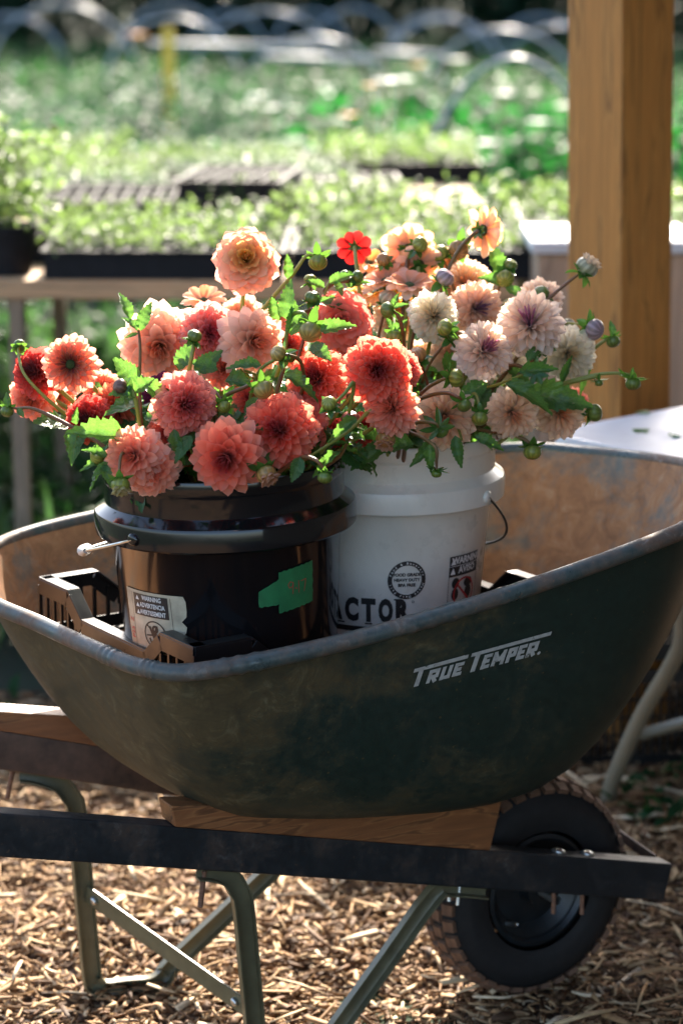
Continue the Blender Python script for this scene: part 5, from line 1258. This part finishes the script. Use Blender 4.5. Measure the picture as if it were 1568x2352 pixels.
# ================================================================== potting benches
def bench(x0, x1, y0, y1, z, label, legs, nb):
    b = empty('potting_bench', ((x0 + x1) / 2, y0, 0), label, 'bench', 'potting benches behind the wheelbarrow'); o = b.location
    wdt = (y1 - y0) / nb
    for k in range(nb):
        mb = MB(); mb.box(((x0 + x1) / 2 - o.x, y0 + wdt * (k + .5) - o.y, z - .0225), (x1 - x0, wdt - .012, .045)); mb.build('bench_board', BENCHW, b, bevel=.003)
    for (lx, ly) in legs:
        mb = MB(); mb.box((lx - o.x, ly - o.y, (z - .046) / 2), (.034, .05, z - .047)); mb.build('leg', BENCHL, b)
    return b
BZ = .806
bench(-2.6, .40, 5.48, 6.42, BZ, 'weathered wooden potting bench nearest behind the flowers', [(-.745, 5.52), (.36, 5.52), (-2.5, 5.52), (-.745, 6.35), (.36, 6.35), (-2.5, 6.35)], 5)
bench(-3.2, .42, 6.66, 8.95, BZ - .01, 'wooden potting bench farther back with black cell trays', [(-1.2, 6.72), (.34, 6.72), (-3.1, 6.72), (-1.2, 8.85), (.34, 8.85)], 8)
bench(.46, 1.6, 5.72, 6.62, BZ, 'wooden potting bench at right behind the timber post', [(.50, 5.76), (1.5, 5.76), (.50, 6.55), (1.5, 6.55)], 5)
cab = empty('plywood_cabinet', (.60, 5.45, 0), 'tall plywood cabinet with a pale top left of the timber post', 'cabinet')
mb = MB(); mb.box((0, 0, .445), (.34, .34, .89)); mb.build('cabinet_body', PLY, cab, bevel=.003)
mb = MB(); mb.box((0, 0, .905), (.37, .37, .026)); mb.build('cabinet_top', TABLEW, cab, bevel=.004)
# trays of seedlings
SEEDL = foliage_mat('seedling_leaf', [(0, (.03, .08, .015)), (.5, (.08, .15, .035)), (.8, (.14, .21, .07)), (1, (.20, .26, .12))], (.26, .40, .10), .48, .42, .16)
SEEDG = foliage_mat('grey_seedling_leaf', [(0, (.04, .07, .04)), (.6, (.10, .14, .09)), (1, (.26, .28, .24))], (.20, .32, .13), .42, .42, .2)
def tray_mesh(L, W_t, Hh, cells):
    mb = MB(); t = .004
    mb.box((0, -W_t / 2, Hh / 2), (L, t, Hh)); mb.box((0, W_t / 2, Hh / 2), (L, t, Hh)); mb.box((-L / 2, 0, Hh / 2), (t, W_t - t - .001, Hh)); mb.box((L / 2, 0, Hh / 2), (t, W_t - t - .001, Hh)); mb.box((0, 0, .003), (L - .01, W_t - .01, .004))
    mb.box((0, -W_t / 2 - .006, Hh + .001), (L + .02, .014, .004)); mb.box((0, W_t / 2 + .006, Hh + .001), (L + .02, .014, .004)); mb.box((-L / 2 - .004, 0, Hh + .0015), (.012, W_t - .004, .004)); mb.box((L / 2 + .004, 0, Hh + .0015), (.012, W_t - .004, .004))
    if cells:
        for k in range(1, 12): mb.box((-L / 2 + L * k / 12, 0, Hh - .006), (.007, W_t - .01, .010))
        for k in range(1, 6): mb.box((0, -W_t / 2 + W_t * k / 6, Hh - .0055), (L - .01, .007, .0104))
    me = mb.mesh('tray_shell', smooth=False); me.materials.append(TRAYP); return me
TMC = tray_mesh(.54, .275, .062, True)
soil_me = MB().box((0, 0, .030), (.53, .265, .040)).mesh('soil', smooth=False); soil_me.materials.append(SOIL)
def seed_variant(seed, hgt, n, size, mat):
    def place(rs, n):
        i = rs.randint(0, 72, n); x = -.27 + .045 * (i % 12) + .0225; y = -.1375 + .0458 * (i // 12) + .023
        s = np.array([rs2.rand() for rs2 in [rs] for _ in range(72)])[i]
        return np.stack([x + rs.normal(0, .010, n), y + rs.normal(0, .010, n), .055 + rs.rand(n) ** .8 * hgt * (.45 + .75 * s)], 1)
    V, F, t = leafcloud(n, place, size, seed); me = npmesh('seedlings', V, F, t, 3); me.materials.append(mat); return me
SV = [seed_variant(1, .075, 620, .028, SEEDL), seed_variant(2, .050, 620, .024, SEEDL), seed_variant(3, .095, 520, .032, SEEDL), seed_variant(4, .045, 560, .022, SEEDG), seed_variant(5, .13, 480, .036, SEEDL)]
def seed_tray(x, y, z, sv, label, rz=0, tilt=0):
    r_ = empty('seedling_tray', (x, y, z), label, 'seedling tray', 'seedling trays on the benches'); r_.rotation_euler = (tilt, 0, R(rz))
    child('tray_shell', TMC, r_, Matrix.Identity(4)); 
    if sv is not None:
        child('soil', soil_me, r_, Matrix.Identity(4)); o = child('seedlings', SV[sv], r_, Matrix.Rotation(math.pi * (int(x * 50) % 2), 4, 'Z')); o['kind'] = 'stuff'
    else: child('soil', soil_me, r_, Matrix.Identity(4))
names = {0: 'bright green', 1: 'low bright green', 2: 'tall yellow green', 3: 'low grey green', 4: 'tallest leafy green'}
rows = [(5.63, [-.405, .165]), (5.93, [-.97, -.40, .165, .74]), (6.24, [.155, .73]), (6.50, [.74, 1.30])]
sv_ = {(0, 0): 0, (0, 1): 1, (1, 0): 4, (1, 1): 0, (1, 2): 0, (1, 3): 3, (2, 0): 2, (2, 1): 1, (3, 0): 0, (3, 1): 3}
col_ = ['left', 'second from left', 'third from left', 'fourth from left', 'rightmost']
rown = ['front row', 'second row', 'third row', 'back row']
for i, (yy, xs_) in enumerate(rows):
    for j, xx in enumerate(xs_):
        v_ = sv_[(i, j)]; seed_tray(xx, yy, BZ + .001, v_, 'tray of %s seedlings, %s, %s of the near bench' % (names[v_], col_[j], rown[i]), rz=rnd.uniform(-1.5, 1.5))
far = [(6.86, [(-1.9, 2), (-1.20, 1), (-.56, None), (-.125, 1)]), (7.18, [(-1.95, 2), (-1.35, 0), (-.78, 3), (-.10, None)]), (7.48, [(-2.0, 4), (-1.42, 2), (-.82, 1), (-.22, 3), (.17, 3)][:4]), (7.80, [(-2.1, 0), (-1.5, 1), (-.9, 0), (-.3, 3)]), (8.12, [(-2.2, 2), (-1.6, 0), (-1.0, 0), (-.4, 1), (.18, 0)]), (8.46, [(-2.2, 0), (-1.6, 4), (-1.0, 0), (-.4, 3), (.18, 0)])]
farn = ['front row', 'second row', 'third row', 'fourth row', 'fifth row', 'last row']
for i, (yy, cs) in enumerate(far):
    for j, (xx, v_) in enumerate(cs):
        lab = ('empty black cell tray, %s in the %s of the far bench' % (col_[j], farn[i])) if v_ is None else 'tray of %s seedlings, %s, %s of the far bench' % (names[v_], col_[j], farn[i])
        seed_tray(xx, yy, BZ - .009 + (.012 if v_ is None else 0), v_, lab, rz=rnd.uniform(-5, 5), tilt=R(4.5) if v_ is None else 0)
seed_tray(-.29, 7.02, BZ + .045, None, 'empty black cell tray lying crosswise on top of another on the far bench', rz=84, tilt=0)
# potted plants at the left end of the bench
def pot(x, y, z, r, h, ph, n, size, label, mat):
    rt = empty('potted_plant', (x, y, z), label, 'potted plant')
    mb = MB(); mb.lathe([(.001, .0), (r * .75, .0), (r * .98, h * .86), (r * 1.06, h * .87), (r * 1.08, h), (r * .98, h), (r * .93, h * .88), (.001, h * .86)], n=28); mb.build('pot', TRAYP, rt, auto=40)
    cloud('plant_foliage', n, lambda rs, n: np.stack([rs.normal(0, r * .8, n), rs.normal(0, r * .7, n), h + rs.rand(n) * ph], 1), size, int(abs(x) * 100), mat, rt)
    mb = MB()
    for k in range(5): mb.tube([(rnd.uniform(-.3, .3) * r, rnd.uniform(-.3, .3) * r, h * .8), (rnd.uniform(-.8, .8) * r, rnd.uniform(-.8, .8) * r, h + ph * .85)], .002, 5)
    mb.build('stem', STEMG, rt)
pot(-.775, 5.60, BZ + .001, .072, .115, .20, 420, .035, 'black pot with a bushy light green plant at the left end of the bench', SEEDL)
pot(-.90, 5.82, BZ + .001, .065, .11, .23, 380, .035, 'black pot with a taller plant just behind the left end pot', SEEDL)

# ================================================================== grass and weeds
GRASS = foliage_mat('grass_blade', [(0, (.02, .06, .015)), (.6, (.04, .10, .025)), (1, (.11, .15, .06))], (.10, .25, .05), .4, .3)
WEED = foliage_mat('weed_leaf', [(0, (.006, .026, .010)), (.7, (.014, .050, .015)), (1, (.04, .08, .03))], (.06, .19, .045), .36, .55, .08)
LUSH = foliage_mat('lush_leaf', [(0, (.006, .036, .009)), (.7, (.012, .075, .016)), (1, (.03, .11, .03))], (.04, .27, .045), .40, .55, .08)
GREYG = foliage_mat('greygreen_leaf', [(0, (.018, .035, .02)), (.7, (.04, .068, .04)), (1, (.09, .12, .08))], (.08, .18, .08), .40, .55, .1)
def box_place(x0, x1, y0, y1, z0, z1, pw=1.0, clump=0, cs=.2):
    def f(rs, n):
        X = rs.uniform(x0, x1, n); Y = rs.uniform(y0, y1, n)
        if clump:
            cx = rs.uniform(x0, x1, clump); cy = rs.uniform(y0, y1, clump); ch = .55 + .6 * rs.rand(clump); i = rs.randint(0, clump, n)
            X = cx[i] + rs.normal(0, cs, n); Y = cy[i] + rs.normal(0, cs, n); return np.stack([X, Y, z0 + (z1 - z0) * ch[i] * rs.rand(n) ** pw], 1)
        return np.stack([X, Y, z0 + (z1 - z0) * rs.rand(n) ** pw], 1)
    return f
def stuff(name, n, place, size, seed, mat, label, **k):
    o = cloud(name, n, place, size, seed, mat, **k); prop(o, label, 'plants', kind='stuff'); return o
stuff('grass', 9000, box_place(-2.2, 1.6, 5.1, 9.3, 0, .04), .20, 51, GRASS, 'green grass growing under and around the potting benches', blade=True, asp=14)
stuff('weeds', 5200, box_place(-2.2, 1.2, 5.5, 9.6, .02, .36, 1.4, 70, .13), .065, 52, WEED, 'low green weeds growing in the shade below the benches')
stuff('weeds', 150, box_place(.50, .95, 4.02, 4.32, .005, .08, 1.2, 7, .05), .045, 53, WEED, 'small green weeds in the mulch at the foot of the white table')
stuff('weeds', 120, box_place(-.9, -.6, 4.3, 4.9, .005, .06, 1.2, 6, .05), .05, 54, WEED, 'sparse weeds at the left edge of the mulch')
stuff('vegetable_bed', 11000, box_place(-.1, 2.9, 9.9, 12.6, .05, .74, .55, 90, .20), .12, 61, LUSH, 'lush bright green bed of tall leafy plants right behind the benches')
stuff('vegetable_bed', 6500, box_place(-2.8, -.1, 10.4, 13.5, .05, .55, .8, 60, .22), .10, 62, LUSH, 'green planting bed behind the far bench, left of the lush bed')
stuff('flower_bed', 8000, box_place(-3.6, .8, 14.0, 17.5, .05, .70, .7, 90, .22), .085, 63, GREYG, 'grey green flower bed with pale blooms at the left')
stuff('vegetable_bed', 9000, box_place(-4.5, 4.5, 18.5, 24, .02, .44, .8, 110, .3), .12, 64, WEED, 'mixed green planting in the middle of the garden')
stuff('vegetable_bed', 8000, box_place(-6.5, 6.5, 25, 36, .02, .30, .8, 120, .4), .14, 65, WEED, 'low green rows beneath the distant hoops')
BLOS = foliage_mat('white_bloom_glint', [(0, (.55, .58, .52)), (1, (.85, .86, .82))], (.85, .87, .82), .45, .4)  # real white flowers, and the blooms that stand in for glints
OBLO = foliage_mat('orange_blossom', [(0, (.75, .30, .04)), (1, (.85, .42, .12))], (.9, .45, .1), .45, .4)
stuff('glint_blooms', 60, box_place(-3.4, .9, 14, 17.5, .35, .72, .7), .05, 71, BLOS, 'small white blooms put in as bokeh glints over the grey green bed', asp=1.1)  # scattered white specks added to give bright glints in the blur
stuff('glint_blooms', 34, box_place(-2.8, 2.8, 10, 13, .35, .62, .7), .03, 72, BLOS, 'small white blooms put in as bokeh glints over the nearer beds', asp=1.1)
stuff('glint_blooms', 60, box_place(-5, 5, 18.5, 26, .25, .5, .7), .06, 73, BLOS, 'pale blooms put in as bokeh glints in the middle of the garden', asp=1.1)
def bloom(px, py, Y, r, mat, label, h=None):
    p = pY(px, py, Y); rt = empty('garden_flower', (p.x, p.y, 0), label, 'flower', 'flowers standing in the garden beds')
    mb = MB(); mb.tube([(0, 0, 0), (rnd.uniform(-.03, .03), 0, p.z * .6), (0, 0, p.z)], .004, 5); mb.build('stem', STEMG, rt)
    for k in range(10):
        a = k * .628; d = Vector((math.cos(a), math.sin(a), .25)); 
        o = child('petal', PMW[mat], rt, Matrix.Translation((0, 0, p.z)) @ (frame(d, (0, 0, 1)) @ Matrix.Diagonal((r * .6, r, r * .5))).to_4x4())
PMW = {}
for kk, mm in (('w', BLOS), ('o', OBLO)):
    me = PM['flat'][0].copy(); me.materials.clear(); me.materials.append(mm); PMW[kk] = me
for px, py, Y, r, m_, lab in ((890, 190, 10.2, .065, 'w', 'white garden flower left in the pair high in the lush bed'), (925, 185, 10.3, .06, 'w', 'white garden flower right in the pair high in the lush bed'), (1110, 332, 9.8, .06, 'w', 'white garden flower in the middle of the lush bed'), (1020, 380, 9.7, .055, 'w', 'white garden flower lowest in front of the lush bed'),
                        (1155, 218, 11, .06, 'w', 'white garden flower under the near hoop'), (1235, 282, 10, .055, 'w', 'white garden flower near the timber post'), (1048, 140, 13, .07, 'w', 'white garden flower just left of the near hoop'), (596, 222, 12, .06, 'w', 'white garden flower at the upper middle left'), (622, 250, 12, .06, 'w', 'white garden flower just below right of the upper middle one'),
                        (850, 198, 10.2, .04, 'o', 'orange garden flower beside the white pair'), (802, 266, 10.2, .045, 'o', 'orange garden flower left of the lush bed'), (315, 82, 19, .09, 'o', 'peach orange flower far off before the left hoops'), (960, 150, 14, .05, 'o', 'small orange flower far behind the white pair')):
    bloom(px, py, Y, r, m_, lab)
# hoops of the low tunnels
for i, (px, py, hw, Y, lab) in enumerate(((140, 10, 120, 29, 'leftmost tall hoop'), (20, 35, 90, 31, 'hoop cut by the left edge'), (395, 40, 110, 27, 'hoop above the yellow stake'), (395, 10, 85, 34, 'higher hoop right behind the one over the yellow stake'), (612, 25, 118, 29, 'tall hoop left of the middle'), (720, 84, 112, 26, 'low hoop below the middle'),
                         (712, 25, 60, 38, 'small distant hoop at the middle'), (815, 18, 75, 34, 'hoop right of the middle'), (520, 28, 60, 38, 'small distant hoop left of the middle'), (1020, 42, 95, 30, 'hoop right of the dark gap'), (1000, 34, 80, 34, 'fainter hoop behind the one right of the dark gap'), (1154, 66, 130, 23, 'wide hoop above the nearest one'), (1240, 38, 75, 36, 'upper hoop close to the post'), (1290, 60, 100, 30, 'hoop partly behind the post'), (1181, 132, 176, 9.65, 'nearest and brightest hoop over the lush bed'))):
    p = pY(px, py, Y); t = Y / .97; hwm = hw * 1.38 / FPX * t
    rt = empty('tunnel_hoop', (p.x, Y, 0), 'grey metal garden hoop, ' + lab, 'hoop', 'hoops of the low tunnels'); pts = []
    for k in range(25):
        a = math.pi * k / 24; pts.append((-hwm * math.cos(a), 0, p.z * (math.sin(a) ** .9) - .02 * (k in (0, 24))))
    mb = MB(); mb.tube(pts, .00062 * Y if Y > 12 else .009, 8); mb.build('hoop_pipe', HOOP, rt, smooth=True)
for px0, px1, py, Y, lab in ((345, 760, 103, 22, 'long pale pipe lying raised behind the yellow stake'), (610, 865, 133, 20, 'shorter bright pipe in front at the middle'), (860, 1030, 122, 22, 'pale pipe right of the middle')):
    a = pY(px0, py - 3, Y); b = pY(px1, py + 5, Y); rt = empty('irrigation_pipe', (a.x, Y, 0), lab, 'pipe'); o_ = rt.location
    mb = MB(); mb.tube([a - o_, b - o_], .026, 8); mb.build('pipe', PIPE, rt, smooth=True)
    for f in (.1, .9):
        q = a.lerp(b, f) - o_; mb = MB(); mb.box((q.x, 0, (q.z - .046) / 2), (.05, .05, q.z - .047)); mb.build('support', BENCHL, rt)
p = pY(385, 62, 15.6); mb = MB(); mb.box((0, 0, p.z / 2), (.070, .03, p.z)); st = mb.build('garden_stake', YEL, bevel=.003); st.location = (p.x, 15.6, 0); prop(st, 'bright yellow wooden stake standing in the garden bed at left', 'stake')
# dark trees closing the garden
TREE = foliage_mat('tree_leaf', [(0, (.008, .022, .012)), (.7, (.016, .045, .022)), (1, (.03, .07, .03))], (.02, .07, .025), .3, .4, .3)
BARK = simple('bark', (.04, .03, .022), .9, var=.4, scale=12, bmp=.5)
tl = ['leftmost dark tree at the garden edge', 'second dark tree from the left', 'dark tree behind the yellow stake', 'dark tree left of the middle', 'dark tree at the middle of the far edge', 'dark tree right of the middle', 'dark tree left of the timber post', 'dark tree right behind the timber post', 'rightmost dark tree at the garden edge']
for i in range(9):
    x = -11 + i * 2.75 + rnd.uniform(-.5, .5); y = 43 + rnd.uniform(-2, 3); rt = empty('dark_tree', (x, y, 0), tl[i], 'tree', 'dark trees closing the garden'); h = rnd.uniform(8, 11)
    def place(rs, n, h=h):
        c = rs.randint(0, 26, n); cr = np.random.RandomState(i + 5); ca = cr.uniform(0, 6.28, 26); cd_ = cr.uniform(0, 1.8, 26); cz_ = cr.uniform(.2, h, 26)
        return np.stack([np.cos(ca[c]) * cd_[c] + rs.normal(0, .6, n), np.sin(ca[c]) * cd_[c] * .7 + rs.normal(0, .5, n), np.clip(cz_[c] + rs.normal(0, .7, n), .1, None)], 1)
    cloud('crown', 2600, place, .42, 80 + i, TREE, rt)
    mb = MB(); mb.tube([(0, 0, -.1), (.1, 0, h * .4), (0, .1, h * .85)], [.24, .17, .05], 10); mb.build('trunk', BARK, rt, smooth=True)
for i in range(7):
    x = -9 + i * 3.0 + rnd.uniform(-.4, .4); rt = empty('dark_shrub', (x, 39.5, 0), 'dark shrub %s' % ['at the far left of the hedge', 'left in the hedge under the trees', 'behind the yellow stake in the hedge', 'at the middle of the hedge', 'right of the middle of the hedge', 'left of the post in the hedge', 'at the right end of the hedge'][i], 'shrub', 'dark shrubs under the trees')
    cloud('crown', 2200, lambda rs, n: np.stack([rs.normal(0, .95, n), rs.normal(0, .5, n), rs.rand(n) ** .8 * 2.0], 1), .26, 120 + i, TREE, rt)
    mb = MB(); mb.tube([(0, 0, -.05), (0, 0, 1.0)], [.05, .02], 6); mb.build('stem', BARK, rt)
